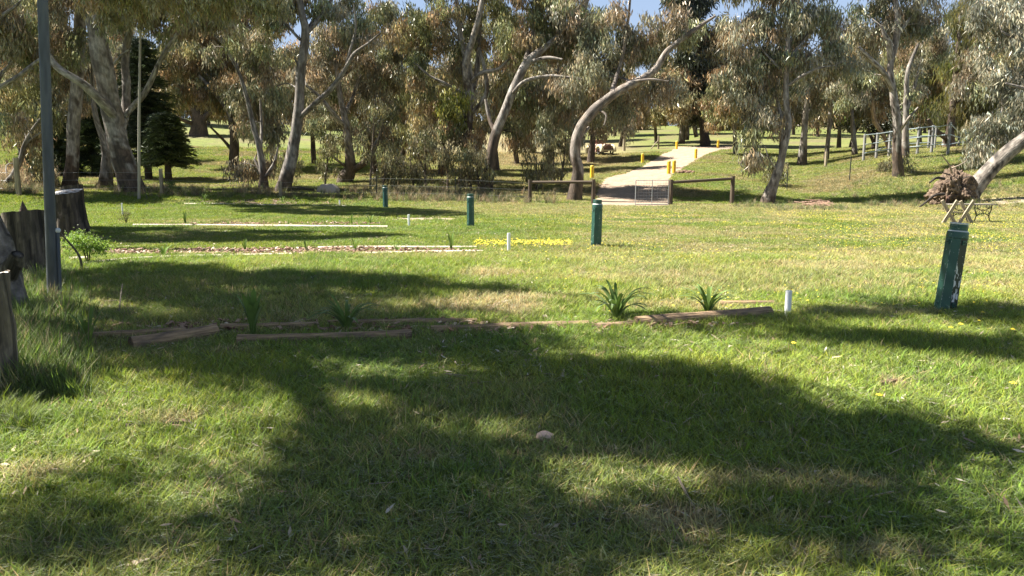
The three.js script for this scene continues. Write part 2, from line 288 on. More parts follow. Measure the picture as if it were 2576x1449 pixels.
// a tree traced as limbs (pixel, width in px, depth offset) plus leaf masses (pixel ellipses)
function tree(o) {
  reseed(o.seed || Math.round(o.base[0] * 7 + o.D * 13));
  const D = o.D, k = mPerPx(D);
  const bp = o.basePos || onGround(o.base[0], D);
  const t = thing(o.name || 'gum_tree', o.label, 'tree', bp, o.group);
  const bark = o.bark || gumBark(bp.y, o.stocking ?? 2.5, o.pale, o.dark);
  const loc = (px, py, dz = 0) => at(px, py, D + dz).sub(bp);
  const nodes = [];
  (o.limbs || []).forEach((lm, li) => {
    const pts = lm.map(([px, py, w, dz]) => loc(px, py, dz || 0)), rad = lm.map((q) => q[2] * k / 2);
    if (li === 0 || lm.root) { // root the trunk and flare it
      const f = pts[0].clone(); const gx = bp.x + f.x, gz = bp.z + f.z; pts[0].y = height(gx, gz) - bp.y + 0.12;
      pts.unshift(pts[0].clone().add(V(0, -0.35, 0))); rad.unshift(rad[0] * 1.35); rad[1] *= 1.12;
    }
    const m = part(li === 0 ? 'trunk' : 'limb', tube(pts, rad, D < 60 ? 14 : 9, D < 60 ? 0.16 : 0.35, (q, a, b, c) => bark(q.clone().add(bp), a, b, c), 0.08), barkMat, t);
    const c = new THREE.CatmullRomCurve3(pts, false, 'centripetal'), n = 14;
    for (let i = 3; i <= n; i++) nodes.push([c.getPoint(i / n), lerp(rad[1] || rad[0], rad[rad.length - 1], i / n)]);
  });
  const mats = [[], [], [], []], cols = [[], [], [], []], geos = o.leaf || GUM, twigs = [];
  const ls = o.leafScale || 1, q = new THREE.Quaternion(), e = new THREE.Euler();
  for (const bl of o.crown || []) {
    const [px, py, rx, ry, dens = 1, dzc = 0, tint] = bl;
    const c = loc(px, py, dzc), RX = rx * k, RY = ry * k, RZ = Math.min(RX, RY) * 0.9 * (o.deep || 1) + 0.3;
    const cr = (o.cluster || 0.62) * ls, n = Math.max(2, Math.round(dens * 0.92 * (RX * RY + RX * RZ + RY * RZ) / (cr * cr)));
    for (let i = 0; i < n; i++) {
      let d; do d = V(rr(-1, 1), rr(-1, 1), rr(-1, 1)); while (d.length() > 1 || d.length() < 0.15);
      const p = c.clone().add(V(d.x * RX, d.y * RY, d.z * RZ));
      const gy = height(bp.x + p.x, bp.z + p.z) - bp.y; if (p.y < gy + (o.clear ?? 0.9)) continue;
      const base = tint || o.colours[Math.floor(rnd() * o.colours.length)], v = rr(0.75, 1.3);
      const m = Math.round((o.per || 13) * rr(0.6, 1.4));
      for (let j = 0; j < m; j++) {
        const w = Math.floor(rnd() * geos.length), pp = p.clone().add(V(gauss() * cr * 0.75, gauss() * cr * 0.55 - Math.abs(gauss()) * cr * 0.3 * (o.droop || 1), gauss() * cr * 0.75));
        const gy2 = height(bp.x + pp.x, bp.z + pp.z) - bp.y; if (pp.y < gy2 + (o.clear ?? 0.9) * 0.5) continue;
        e.set(gauss() * 0.25, rnd() * 6.28, gauss() * 0.25); q.setFromEuler(e); const s = ls * rr(0.75, 1.25);
        mats[w].push(new THREE.Matrix4().compose(pp, q, V(s, s, s)));
        const z = v * rr(0.8, 1.2), r2 = rr(0.92, 1.1); cols[w].push([base[0] * z * r2, base[1] * z, base[2] * z]);
      }
      if (nodes.length && (o.twigs ?? true)) {
        let best = null, bd = 1e9; for (const nd of nodes) { const dd = nd[0].distanceTo(p) + Math.max(0, nd[0].y - p.y) * 0.8; if (dd < bd) { bd = dd; best = nd; } }
        if (bd > 0.2) { const mid = best[0].clone().lerp(p, 0.5).add(V(gauss() * 0.12 * bd, 0.12 * bd, gauss() * 0.12 * bd)); const r0 = Math.min(best[1] * 0.6, 0.014 + 0.008 * bd) ; twigs.push(tube([best[0], mid, p], [r0, r0 * 0.75, r0 * 0.35], 5, Math.max(0.4, bd / 5), (qq) => bark(qq.clone().add(bp)), 0.02, false)); if (nodes.length < 400) nodes.push([mid, r0 * 0.8]); }
      }
    }
  }
  const cg = geos.map((g, i) => [g, mats[i], cols[i]]).filter((x) => x[1].length);
  cg.forEach(([g, m, c], i) => inst('crown', g, o.leafMat || (i & 1 ? softLeafMat : leafMat), m, c, t));
  if (twigs.length) part('branches', mergeGeometries(twigs), barkMat, t, { kind: 'stuff' });
  return t;
}
const GREY = [[0.25, 0.25, 0.155], [0.21, 0.225, 0.115], [0.29, 0.27, 0.19], [0.27, 0.215, 0.135]];
const OLIVE = [[0.23, 0.225, 0.095], [0.19, 0.205, 0.09], [0.27, 0.235, 0.12], [0.27, 0.2, 0.11]];
const BRONZE = [[0.26, 0.185, 0.1], [0.22, 0.19, 0.09], [0.28, 0.22, 0.11], [0.2, 0.19, 0.085]];
const DARK = [[0.05, 0.06, 0.03], [0.06, 0.07, 0.035], [0.045, 0.05, 0.025]];
const BRIGHT = [0.2, 0.24, 0.04];
const YEL = [[0.19, 0.2, 0.055], [0.23, 0.21, 0.06], [0.15, 0.17, 0.04]];

// ---------------------------------------------------------------- trees that stand in the picture
const T = [
  { base: [330, 492], D: 39, stocking: 3.2, label: 'huge pale gum leaning left behind the thin far lamp pole', colours: GREY,
    limbs: [[[332, 492, 56], [305, 390, 50], [285, 300, 46], [262, 180, 46, -0.5], [245, 90, 40, -0.6], [229, 0, 34, -0.5], [222, -160, 26], [240, -300, 14]],
      [[292, 300, 22], [262, 262, 22, -1], [222, 222, 20, -1.6], [178, 192, 18, -2], [140, 165, 16, -2], [118, 130, 13, -2], [100, 95, 8, -2]],
      [[300, 330, 26], [313, 290, 22, 0.6], [318, 220, 20, 1], [315, 150, 18, 1.2], [327, 50, 15, 1.2], [331, -80, 10, 1]],
      [[314, 292, 14, 0.3], [340, 262, 14, 0.4], [362, 238, 13, 0], [400, 160, 11, -0.5], [432, 105, 9, -1], [470, 55, 7, -1], [540, -20, 4, -1]],
      [[250, 80, 9, -0.9], [262, 50, 8, -1.2], [300, 25, 7, -1.5], [330, 0, 5, -1.6]],
      [[288, 160, 7, -0.9], [305, 140, 6, -1.2], [325, 125, 4, -1.5]]],
    crown: [[200, -130, 200, 90], [60, 50, 90, 80, 0.8, 2], [330, 10, 90, 50, 0.7], [440, 40, 70, 50, 0.9], [520, 10, 70, 50, 0.8], [150, 110, 70, 60, 0.55, 2], [70, 150, 70, 60, 0.6, 3], [380, -100, 120, 70, 0.9]] },
  { base: [180, 478], D: 42, stocking: 2.2, label: 'grey gum with straight trunk rising behind the taller stump', colours: GREY,
    limbs: [[[178, 478, 34], [182, 400, 28], [185, 320, 30], [192, 230, 28], [198, 130, 28], [201, 40, 26], [200, -80, 20]], [[197, 230, 10], [185, 120, 8, 1], [165, 60, 6, 1.5]]],
    crown: [[140, 170, 70, 60, 0.5, 1.5], [190, -60, 120, 70], [110, 30, 80, 60, 0.7, 1]] },
  { base: [266, 468], D: 44, stocking: 0.8, label: 'slender white forked gum half hidden behind the huge leaning gum', colours: GREY,
    limbs: [[[266, 468, 32], [268, 400, 22], [258, 350, 14], [240, 290, 12], [232, 210, 9], [235, 130, 6]], [[264, 380, 12], [272, 320, 10, 0.8], [288, 260, 7, 1]], [[232, 210, 6], [222, 175, 4]]],
    crown: [[238, 260, 40, 40, 0.5], [225, 130, 40, 40, 0.5]] },
  { base: [14, 455], D: 40, stocking: 0.6, label: 'small crooked gum beside the leftmost timber fence post', colours: OLIVE,
    limbs: [[[14, 456, 18], [34, 440, 14], [52, 400, 12], [62, 365, 10], [80, 330, 8], [100, 300, 5]], [[62, 365, 6], [85, 345, 5], [110, 330, 3]]],
    crown: [[40, 330, 50, 45, 0.7, 1], [95, 280, 50, 40, 0.5, 1], [30, 240, 60, 50, 0.7, 3], [65, 410, 35, 25, 0.5, 2]] },
  { base: [-60, 470], D: 37, stocking: 1.5, label: 'pale gum beyond the left edge sending white limbs across', colours: GREY,
    limbs: [[[-60, 470, 40], [-70, 350, 34], [-60, 240, 30], [-50, 100, 26]], [[-62, 250, 12], [0, 220, 11, -0.3], [45, 192, 10, -0.3], [80, 165, 9, 0], [112, 140, 5, 0]], [[50, 188, 5], [85, 172, 4]], [[-55, 150, 10], [0, 45, 9], [40, 15, 6], [70, -20, 4]], [[-60, 320, 9], [5, 185, 9, 1], [25, 160, 8, 1], [24, 130, 6, 1]]],
    crown: [[20, 100, 70, 70, 0.6], [-40, 0, 120, 100, 0.9], [80, 40, 50, 50, 0.5], [20, 290, 50, 40, 0.45, -1]] },
  { base: [590, 418], D: 62, stocking: 9, label: 'dark trunked gum with bronze crown on the green slope', colours: BRONZE, leafScale: 1.25,
    limbs: [[[588, 418, 24], [588, 340, 20], [578, 285, 16], [545, 235, 13], [500, 190, 8]], [[588, 340, 10], [608, 318, 7, 1], [640, 300, 4, 1]], [[582, 300, 12], [590, 230, 9, -1], [600, 150, 6, -1]], [[586, 380, 9], [565, 355, 7], [530, 320, 5, -1]]],
    crown: [[520, 110, 100, 70, 1], [600, 190, 80, 60, 1], [470, 200, 70, 60, 1], [610, 60, 90, 70, 1], [540, 20, 90, 50], [560, 240, 70, 30, 0.7], [440, 130, 50, 50, 0.8]] },
  { base: [500, 340], D: 92, stocking: 16, label: 'broad dark multi stemmed tree high on the green slope', colours: BRONZE, leafScale: 1.6, leaf: GUMFAR,
    limbs: [[[500, 340, 40], [500, 305, 34], [490, 275, 20], [470, 255, 10]], [[505, 310, 16], [525, 285, 12], [550, 275, 6]], [[488, 312, 10], [460, 302, 9, -2], [440, 292, 6, -3]]],
    crown: [[490, 245, 75, 38, 1], [550, 270, 50, 25, 0.7], [430, 255, 40, 25, 0.8]] },
  { base: [662, 478], D: 42, stocking: 1.6, label: 'thin leaning gum with twin low forks near the slim fence post', colours: GREY,
    limbs: [[[663, 480, 26], [662, 440, 17], [652, 370, 14], [636, 310, 12], [622, 250, 10], [600, 180, 8], [560, 110, 6], [525, 60, 4]], [[664, 450, 10], [690, 410, 7, -0.5], [700, 370, 4, -0.5]], [[658, 440, 7], [640, 400, 5, 0.4]], [[655, 385, 9], [658, 320, 7, 0.8], [655, 250, 5, 1]]],
    crown: [[615, 310, 55, 50, 0.6, 1], [680, 330, 50, 50, 0.7, 2], [600, 230, 60, 45, 0.6, 1], [570, 100, 60, 40, 0.5], [615, 420, 35, 35, 0.6, 1], [690, 420, 35, 30, 0.35, 1], [650, 180, 50, 50, 0.5, 1.5]] },
  { base: [715, 478], D: 41, stocking: 1.6, pale: [0.34, 0.31, 0.285], label: 'tall grey gum with long dark limb slanting to the right', colours: GREY,
    limbs: [[[712, 480, 34], [728, 420, 30], [742, 350, 27], [752, 270, 24], [757, 180, 22], [768, 80, 19], [757, 20, 16], [742, -80, 12], [730, -200, 7]],
      [[750, 300, 12], [790, 262, 12, -0.6], [835, 222, 12, -1], [868, 175, 10, -1.3], [892, 135, 8, -1.6], [925, 110, 5, -1.8], [955, 85, 3, -2]], [[868, 180, 7, -1.3], [880, 130, 6, -1.4], [895, 70, 5, -1.4], [890, 10, 3, -1.4]],
      [[766, 90, 12], [800, 50, 10, 0.4], [830, 5, 8, 0.6], [860, -60, 5, 0.8]], [[768, 85, 8], [790, 40, 6, 1], [792, -30, 4, 1]], [[753, 170, 5], [740, 145, 4]], [[755, 100, 7], [710, 50, 6, 0.5], [680, 10, 4, 0.8]]],
    crown: [[690, 20, 90, 55, 0.8, 0.5], [830, 10, 80, 40, 0.6, 0.5], [740, -120, 150, 70, 0.9], [690, 230, 50, 50, 0.5, 2], [900, 80, 50, 50, 0.45, -1], [660, 120, 60, 50, 0.6, 1.5]] },
  { base: [872, 458], D: 50, stocking: 2.4, label: 'twisted pale gum with dark burnt butt and low side limb', colours: GREY,
    limbs: [[[868, 460, 38], [880, 425, 30], [878, 370, 20], [868, 300, 16], [855, 240, 13], [845, 160, 11], [820, 80, 7]], [[868, 320, 10], [838, 285, 11, -0.8], [800, 240, 8, -1], [770, 215, 5, -1]], [[866, 290, 10], [885, 250, 9, 0.6], [905, 200, 7, 0.6], [945, 150, 4, 0.6]], [[885, 430, 16], [915, 410, 16, -0.4], [945, 365, 12, -0.4], [965, 320, 7, 0]], [[852, 200, 8], [900, 155, 6, 1], [925, 100, 4, 1]], [[878, 425, 8], [845, 400, 6, -0.8], [820, 375, 4, -0.8]]],
    crown: [[840, 90, 80, 70, 0.6], [930, 140, 80, 70, 0.75], [800, 190, 60, 60, 0.6], [950, 240, 70, 50, 0.6], [900, 310, 60, 40, 0.5], [960, 340, 60, 50, 0.7], [820, 300, 50, 50, 0.5], [1010, 160, 60, 70, 0.8], [980, 50, 70, 50, 0.7]] },
  { base: [1168, 470], D: 46, stocking: 6.5, label: 'rough barked gum with several upright white limbs near the mesh gate lawn', colours: OLIVE,
    limbs: [[[1168, 472, 34], [1172, 420, 26], [1176, 340, 24], [1180, 250, 20], [1178, 170, 17], [1160, 100, 14], [1150, 20, 10], [1140, -80, 6]],
      [[1178, 230, 16], [1170, 165, 16, -0.6], [1192, 90, 15, -0.8], [1212, 10, 13, -0.8], [1225, -90, 8, -0.8]], [[1182, 250, 14], [1197, 190, 14, 0.6], [1206, 110, 13, 0.8], [1200, 30, 9, 0.8]], [[1182, 290, 10], [1222, 240, 11, -0.5], [1220, 180, 9, -0.6], [1205, 120, 8, -0.5]],
      [[1185, 205, 10], [1215, 182, 10, -1], [1250, 175, 8, -1.2], [1285, 145, 5, -1.2]], [[1172, 240, 6], [1120, 210, 7, -1], [1080, 190, 5, -1], [1045, 160, 3, -1]], [[1165, 110, 8], [1120, 60, 6], [1085, 20, 4]]],
    crown: [[1120, 60, 90, 60, 0.75], [1100, 150, 70, 60, 0.65], [1060, 250, 60, 55, 0.75, 1], [1155, 270, 50, 40, 0.9, -1.5, [0.2, 0.21, 0.04]], [1170, 330, 60, 40, 0.9, -1.5], [1250, 60, 60, 60, 0.55], [1060, 340, 60, 50, 0.5], [1190, -60, 140, 60, 0.9], [1030, 90, 60, 60, 0.7], [1095, 410, 50, 40, 0.15, -1]] },
  { base: [1222, 480], D: 43, stocking: 5.2, label: 'leaning gum with rough butt, left of the first timber rail', colours: OLIVE,
    limbs: [[[1222, 482, 34], [1232, 420, 28], [1245, 345, 26], [1268, 285, 22], [1292, 225, 22], [1328, 155, 20], [1378, 115, 15], [1420, 75, 13], [1462, 25, 10], [1500, -40, 6]],
      [[1318, 175, 14], [1330, 120, 12, 0.5], [1345, 60, 10, 0.5], [1350, -40, 7, 0.6]], [[1285, 240, 8], [1320, 205, 9, -1], [1375, 192, 8, -1.5], [1440, 196, 6, -2], [1490, 205, 3, -2]], [[1334, 155, 10], [1380, 145, 8, -1], [1415, 150, 5, -1.4]], [[1248, 340, 10], [1232, 300, 10, 0.5], [1222, 250, 8, 0.8]], [[1410, 85, 9], [1440, 40, 8, -0.8], [1478, -10, 6, -1]]],
    crown: [[1310, 60, 70, 70, 0.75], [1400, 30, 80, 50, 0.9], [1380, 110, 60, 40, 0.8], [1300, 220, 50, 40, 0.6, 1.5], [1310, 330, 55, 60, 0.55, 3], [1440, 90, 60, 60, 0.8], [1370, -70, 130, 60, 1], [1370, 250, 60, 50, 0.8, 1.5]] },
  { base: [1448, 490], D: 39.5, stocking: 3.0, pale: [0.36, 0.315, 0.28], label: 'gum leaning far to the right, its trunk behind the first timber rail', colours: GREY,
    limbs: [[[1446, 492, 34], [1454, 430, 28], [1447, 390, 26], [1455, 335, 25], [1482, 292, 26], [1520, 255, 23], [1565, 225, 21], [1612, 200, 18], [1648, 175, 17], [1680, 128, 14], [1725, 92, 13], [1762, 65, 10], [1800, 40, 5]],
      [[1535, 245, 12], [1552, 190, 10, 0.8], [1568, 130, 9, 1], [1580, 50, 7, 1], [1590, -60, 4, 1]], [[1595, 210, 8], [1560, 196, 6, 1], [1500, 190, 4, 1.4]], [[1590, 205, 7], [1640, 200, 6, -0.6], [1680, 205, 3, -0.6]], [[1500, 275, 6], [1525, 290, 5, -0.5], [1520, 315, 4, -0.5]], [[1722, 94, 8], [1720, 60, 6, 0.4], [1740, 20, 4, 0.6]], [[1455, 350, 8], [1482, 320, 8, 0.3]]],
    crown: [[1520, 100, 80, 70, 0.9, 1], [1590, 130, 60, 60, 0.85, 1], [1480, 190, 70, 50, 0.8, 1], [1430, 240, 60, 45, 0.8, 2], [1390, 300, 55, 50, 0.6, 3], [1650, 100, 50, 55, 0.8, 1], [1730, 60, 60, 50, 0.6], [1545, 20, 40, 40, 0.5, 1], [1680, 230, 50, 35, 0.7], [1560, 260, 60, 35, 0.7, 3], [1530, 320, 60, 30, 0.6, 6], [1460, 40, 70, 60, 0.8, 1.5]] },
  { base: [1488, 402], D: 73, stocking: 12, label: 'small dark trunked gum in front of the rusty car', colours: OLIVE, leafScale: 1.3,
    limbs: [[[1486, 403, 18], [1490, 360, 14], [1494, 310, 12], [1505, 250, 8]], [[1492, 330, 6], [1520, 290, 4]]],
    crown: [[1500, 240, 70, 50, 0.9], [1440, 280, 50, 40, 0.7], [1550, 290, 45, 30, 0.6]] },
  { base: [1341, 372], D: 80, stocking: 12, label: 'short dark stemmed gum on the dry ground behind the leaning gums', colours: OLIVE, leafScale: 1.4,
    limbs: [[[1341, 373, 12], [1342, 340, 10], [1345, 300, 7]]], crown: [[1345, 280, 60, 40, 0.8], [1300, 300, 40, 30, 0.6]] },
  { base: [1775, 362], D: 89, stocking: 40, dark: [0.04, 0.032, 0.026], label: 'black stemmed ivy covered tree at the top of the gravel drive', colours: BRONZE, leafScale: 1.6, leaf: GUMFAR,
    limbs: [[[1774, 362, 24], [1770, 320, 20], [1762, 250, 18], [1745, 150, 14], [1738, 40, 10]], [[1776, 335, 14], [1800, 285, 13, 0.5], [1812, 240, 10, 0.5], [1825, 180, 6, 0.5]]],
    crown: [[1740, 110, 42, 120, 1.6, 0, [0.035, 0.042, 0.018]], [1770, 240, 36, 60, 1.2, 0, [0.04, 0.048, 0.02]], [1735, -20, 45, 60, 1.5, 0, [0.035, 0.042, 0.018]], [1715, 240, 45, 45, 0.8, -2], [1830, 180, 70, 70, 0.9], [1800, 90, 60, 60, 0.8], [1850, 260, 60, 40, 0.8], [1680, 210, 50, 40, 0.7]] },
  { base: [1715, 352], D: 96, stocking: 1, label: 'pale trunk with a darker twin beside the black stemmed tree', colours: BRONZE, leafScale: 1.7, leaf: GUMFAR,
    limbs: [[[1715, 352, 15], [1716, 310, 12], [1718, 270, 8]], [[1726, 352, 14], [1730, 310, 12], [1735, 260, 8]], [[1752, 345, 11], [1745, 310, 10], [1735, 270, 7]]], crown: [[1720, 235, 55, 40, 0.9], [1670, 275, 45, 25, 0.6]] },
  { base: [1935, 508], D: 38, stocking: 0.5, label: 'slender gum with grey hanging crown, right of the second timber rail', colours: GREY,
    limbs: [[[1932, 510, 32], [1946, 460, 24], [1962, 415, 20], [1975, 360, 17], [1984, 310, 15], [1978, 260, 14], [1978, 200, 13], [1982, 130, 11], [1985, 50, 8], [1995, -40, 5]],
      [[1962, 420, 12], [1966, 370, 12, 0.8], [1965, 300, 10, 1], [1950, 230, 7, 1.2]], [[1985, 215, 8], [2020, 190, 8, -0.6], [2060, 172, 6, -0.8], [2100, 165, 3, -1]], [[1980, 150, 6], [2030, 90, 5, 0.6], [2060, 30, 3, 0.8]], [[1980, 190, 6], [1930, 140, 5, 0.5], [1890, 90, 3, 0.5]], [[1955, 430, 4], [1935, 400, 4, -0.5], [1925, 370, 2, -0.5]]],
    crown: [[1880, 90, 70, 65, 0.9], [1960, 50, 80, 55, 0.9], [2060, 60, 70, 55, 0.85], [1930, 160, 80, 50, 0.95], [2030, 140, 70, 45, 0.9], [2100, 150, 50, 45, 0.8], [1860, 200, 50, 45, 0.9], [1960, 230, 60, 30, 0.7], [1896, 320, 32, 65, 0.85, -0.5], [1880, 385, 18, 25, 0.8, -0.5], [1960, 290, 35, 35, 0.4], [1950, -60, 150, 60, 1]] },
  { base: [2018, 418], D: 60, stocking: 1.4, label: 'stout brown gum trunk standing alone on the sunny rise', colours: GREY, leafScale: 1.2,
    limbs: [[[2017, 419, 22], [2022, 350, 16], [2027, 280, 13], [2035, 210, 9]], [[2024, 300, 6], [2050, 250, 5, 1]]], crown: [[2040, 230, 60, 50, 0.9], [2000, 270, 40, 30, 0.5], [2090, 200, 60, 50, 0.8]] },
  { base: [2082, 374], D: 64, stocking: 1.2, label: 'thin leaning gum by the lone timber post near the yard rails', colours: GREY, leafScale: 1.3,
    limbs: [[[2080, 376, 12], [2086, 320, 9], [2090, 260, 7], [2100, 200, 5]], [[2084, 340, 6], [2100, 280, 4]]], crown: [[2100, 210, 50, 40, 0.7], [2150, 170, 50, 50, 0.8]] },
  { base: [2258, 443], D: 45, stocking: 2.6, label: 'white limbed gum growing from the bank in front of the yard rails', colours: GREY, pale: [0.5, 0.46, 0.42],
    limbs: [[[2260, 445, 26], [2256, 380, 21], [2256, 310, 19], [2248, 240, 18], [2240, 170, 14], [2252, 110, 16], [2258, 40, 13], [2246, -40, 9], [2240, -120, 5]],
      [[2246, 230, 14], [2226, 188, 13, -0.4], [2196, 155, 11, -0.6], [2166, 125, 8, -0.8], [2160, 118, 5, -0.8]], [[2240, 150, 14], [2236, 110, 15, -0.3], [2226, 88, 10, -0.4], [2218, 66, 6, -0.4]], [[2256, 90, 10], [2290, 45, 8, 0.5], [2320, 0, 6, 0.5]], [[2262, 330, 9], [2292, 290, 6, -0.8], [2310, 270, 4, -0.8]]],
    crown: [[2190, 40, 70, 50, 0.8], [2270, 10, 80, 50, 0.8], [2180, 110, 45, 40, 0.5, 1], [2300, 80, 60, 50, 0.6, 1], [2240, -80, 120, 50, 1], [2160, 190, 50, 40, 0.6, 1]] },
  { base: [2284, 400], D: 52, stocking: 1, label: 'second pale gum close behind the white limbed one', colours: GREY,
    limbs: [[[2276, 402, 17], [2278, 330, 15], [2280, 250, 13], [2284, 180, 10], [2310, 110, 6]], [[2280, 280, 10], [2300, 220, 8, 0.8], [2315, 160, 5, 0.8]]], crown: [[2320, 110, 60, 50, 0.7], [2300, 200, 50, 40, 0.5]] },
  { base: [2195, 395], D: 56, stocking: 0.3, label: 'bent orange barked young gum leaning over the yard rails', colours: GREY, pale: [0.45, 0.32, 0.2], leafScale: 1.1,
    limbs: [[[2240, 392, 10], [2225, 345, 9], [2203, 310, 10], [2194, 270, 11], [2188, 245, 9], [2160, 225, 6], [2130, 215, 3]]], crown: [[2160, 240, 40, 30, 0.4], [2130, 220, 40, 30, 0.5]] },
  { name: 'weeping_tree', base: [2388, 385], D: 60, stocking: 12, label: 'yellow green weeping tree with dark trunk behind the yard rails', colours: YEL, leaf: WEEP, leafScale: 1.5, leafMat: softLeafMat, cluster: 0.6, per: 8,
    limbs: [[[2386, 388, 26], [2390, 330, 20], [2398, 260, 16], [2408, 150, 11], [2415, 40, 7]], [[2385, 350, 14], [2350, 325, 12, -0.6], [2335, 300, 8, -0.8]], [[2395, 270, 8], [2440, 220, 6]]],
    crown: [[2415, 80, 42, 55, 0.9], [2425, 160, 50, 55, 0.9], [2400, 230, 40, 40, 0.8], [2450, 240, 45, 55, 0.9], [2420, 300, 60, 30, 0.8], [2375, 290, 30, 30, 0.7], [2430, 10, 35, 40, 0.9]] },
  { name: 'shade_tree', base: [2205, 378], D: 72, stocking: 12, label: 'low dark rounded tree with thin stems beyond the yard rails', colours: DARK, leaf: BUSHY, leafScale: 1.9, cluster: 0.6,
    limbs: [[[2195, 379, 10], [2205, 345, 9], [2215, 310, 7]], [[2205, 378, 10], [2190, 340, 7], [2180, 310, 5]], [[2140, 370, 10], [2148, 340, 8], [2160, 310, 6]]],
    crown: [[2140, 290, 40, 35, 1.1], [2200, 280, 45, 45, 1.1], [2240, 300, 40, 35, 1], [2108, 285, 22, 30, 1, -1.5, [0.16, 0.22, 0.04]], [2120, 255, 18, 18, 0.9, -1.5, [0.16, 0.22, 0.04]]] },
  { name: 'shade_tree', base: [2310, 380], D: 74, stocking: 12, label: 'dark leafy tree between the twin pale gums and the weeping tree', colours: DARK, leaf: BUSHY, leafScale: 1.9, cluster: 0.6,
    limbs: [[[2312, 380, 9], [2315, 330, 8], [2322, 250, 6], [2330, 180, 4]]], crown: [[2310, 300, 35, 45, 1], [2340, 270, 30, 40, 0.8], [2300, 285, 25, 20, 0.9, -1, [0.13, 0.18, 0.04]]] },
  { base: [2640, 420], D: 39, stocking: 2, label: 'grey leaved gum whose low boughs hang above the fallen trunk', colours: [[0.29, 0.29, 0.22], [0.25, 0.255, 0.18], [0.31, 0.3, 0.22]],
    limbs: [[[2640, 430, 40], [2650, 330, 34], [2640, 200, 28], [2620, 60, 20]], [[2640, 280, 12], [2590, 230, 9, -0.5], [2530, 210, 6, -0.5]], [[2630, 150, 12], [2570, 110, 8], [2520, 80, 5]]],
    crown: [[2540, 240, 55, 50, 0.9], [2500, 320, 50, 45, 0.95], [2560, 310, 55, 50, 0.9], [2480, 375, 28, 30, 0.8], [2540, 130, 60, 60, 0.8], [2580, 30, 80, 60, 0.8], [2510, 30, 50, 60, 0.7]] },
];
for (const t of T) { t.crown = t.crown.map(([a, b, c, d, e = 1, dz = 0, tint]) => [a, b, c, d, e * 1.1, dz + 0.9, tint]); tree(t); }

// dark firs behind the huge leaning gum
function fir(label, px, D, topPx, widthPx, sd, bottomPx) {
  reseed(sd);
  const bp = onGround(px, D), k = mPerPx(D), top = at(px, topPx, D).y - bp.y, R = widthPx * k / 2, t = thing('fir_tree', label, 'tree', bp, 'dark firs');
  part('trunk', tube([V(0, -0.3, 0), V(0, top * 0.5, 0), V(0, top, 0)], [0.28, 0.17, 0.03], 8, 0.5, darkBark), barkMat, t);
  const mats = [[], []], cols = [[], []], q = new THREE.Quaternion();
  for (let i = 0; i < 260; i++) {
    const f = Math.pow(rnd(), 0.8), y = lerp(at(px, bottomPx, D).y - bp.y, top, f), a = rnd() * 6.283, r = R * Math.pow(1 - f, 0.75) * (0.75 + 0.5 * noise(a * 1.2, f * 7, sd));
    const n = Math.max(2, Math.round(r / 0.42));
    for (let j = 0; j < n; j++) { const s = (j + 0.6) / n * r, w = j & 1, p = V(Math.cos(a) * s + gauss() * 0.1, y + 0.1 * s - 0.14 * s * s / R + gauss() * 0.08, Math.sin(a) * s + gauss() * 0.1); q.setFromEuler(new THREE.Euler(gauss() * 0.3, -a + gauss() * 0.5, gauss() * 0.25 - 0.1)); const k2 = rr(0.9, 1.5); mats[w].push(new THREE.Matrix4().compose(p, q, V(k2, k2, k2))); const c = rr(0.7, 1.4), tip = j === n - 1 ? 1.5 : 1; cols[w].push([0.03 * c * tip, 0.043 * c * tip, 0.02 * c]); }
  }
  FIR.forEach((g, i) => inst('crown', g, leafMat, mats[i], cols[i], t));
}
fir('dark fir with dense layered boughs behind the thin far lamp pole', 375, 52, 100, 180, 501, 408);
fir('small dark fir spreading out from under the tall dark fir', 425, 50, 285, 90, 502, 412);
fir('dark fir behind the two left pale gums', 130, 54, 280, 120, 503, 440);
fir('dark fir between the straight grey gum and the huge leaning gum', 240, 55, 230, 120, 504, 440);

// a belt of trees further up the rise
reseed(900);
{
  const spots = [];
  for (let i = 0; i < 34; i++) spots.push([-120 + i * 84 + rr(-30, 30), rr(98, 138)]);
  const kinds = ['grey green gum', 'olive gum', 'bronze tinted gum'];
  spots.forEach(([px, D], i) => {
    if (px > 1560 && px < 1700) D = 140;
    if (px > 1580 && px < 1660) return;
    const p = onGround(px, D), py = toPx(p.x, p.y, p.z)[1], s = F * cp / D, hgt = rr(10, 16), w = rr(2.6, 4.2) * s, top = py - hgt * s, kd = i % 3, lean = rr(-14, 14);
    const st = seed;
    tree({ base: [px, py], D, stocking: rr(0.5, 12), leafScale: 2, leaf: GUMFAR, per: 7, seed: 4000 + i * 17, group: 'gums along the top of the rise', colours: [GREY, OLIVE, BRONZE][kd], cluster: 0.6, clear: 1.6,
      label: kinds[kd] + ' in the far belt along the top of the rise',
      limbs: [[[px, py, 0.5 * s], [px + lean * 0.5, py - hgt * 0.35 * s, 0.36 * s], [px + lean, top + 30, 0.14 * s]]],
      crown: [[px + lean * 0.6, top + hgt * 0.28 * s, w, hgt * 0.26 * s, 0.9], [px - w * 0.55, top + hgt * 0.48 * s, w * 0.65, hgt * 0.2 * s, 0.8], [px + w * 0.6, top + hgt * 0.5 * s, w * 0.65, hgt * 0.2 * s, 0.8]] });
    seed = st;
  });
}

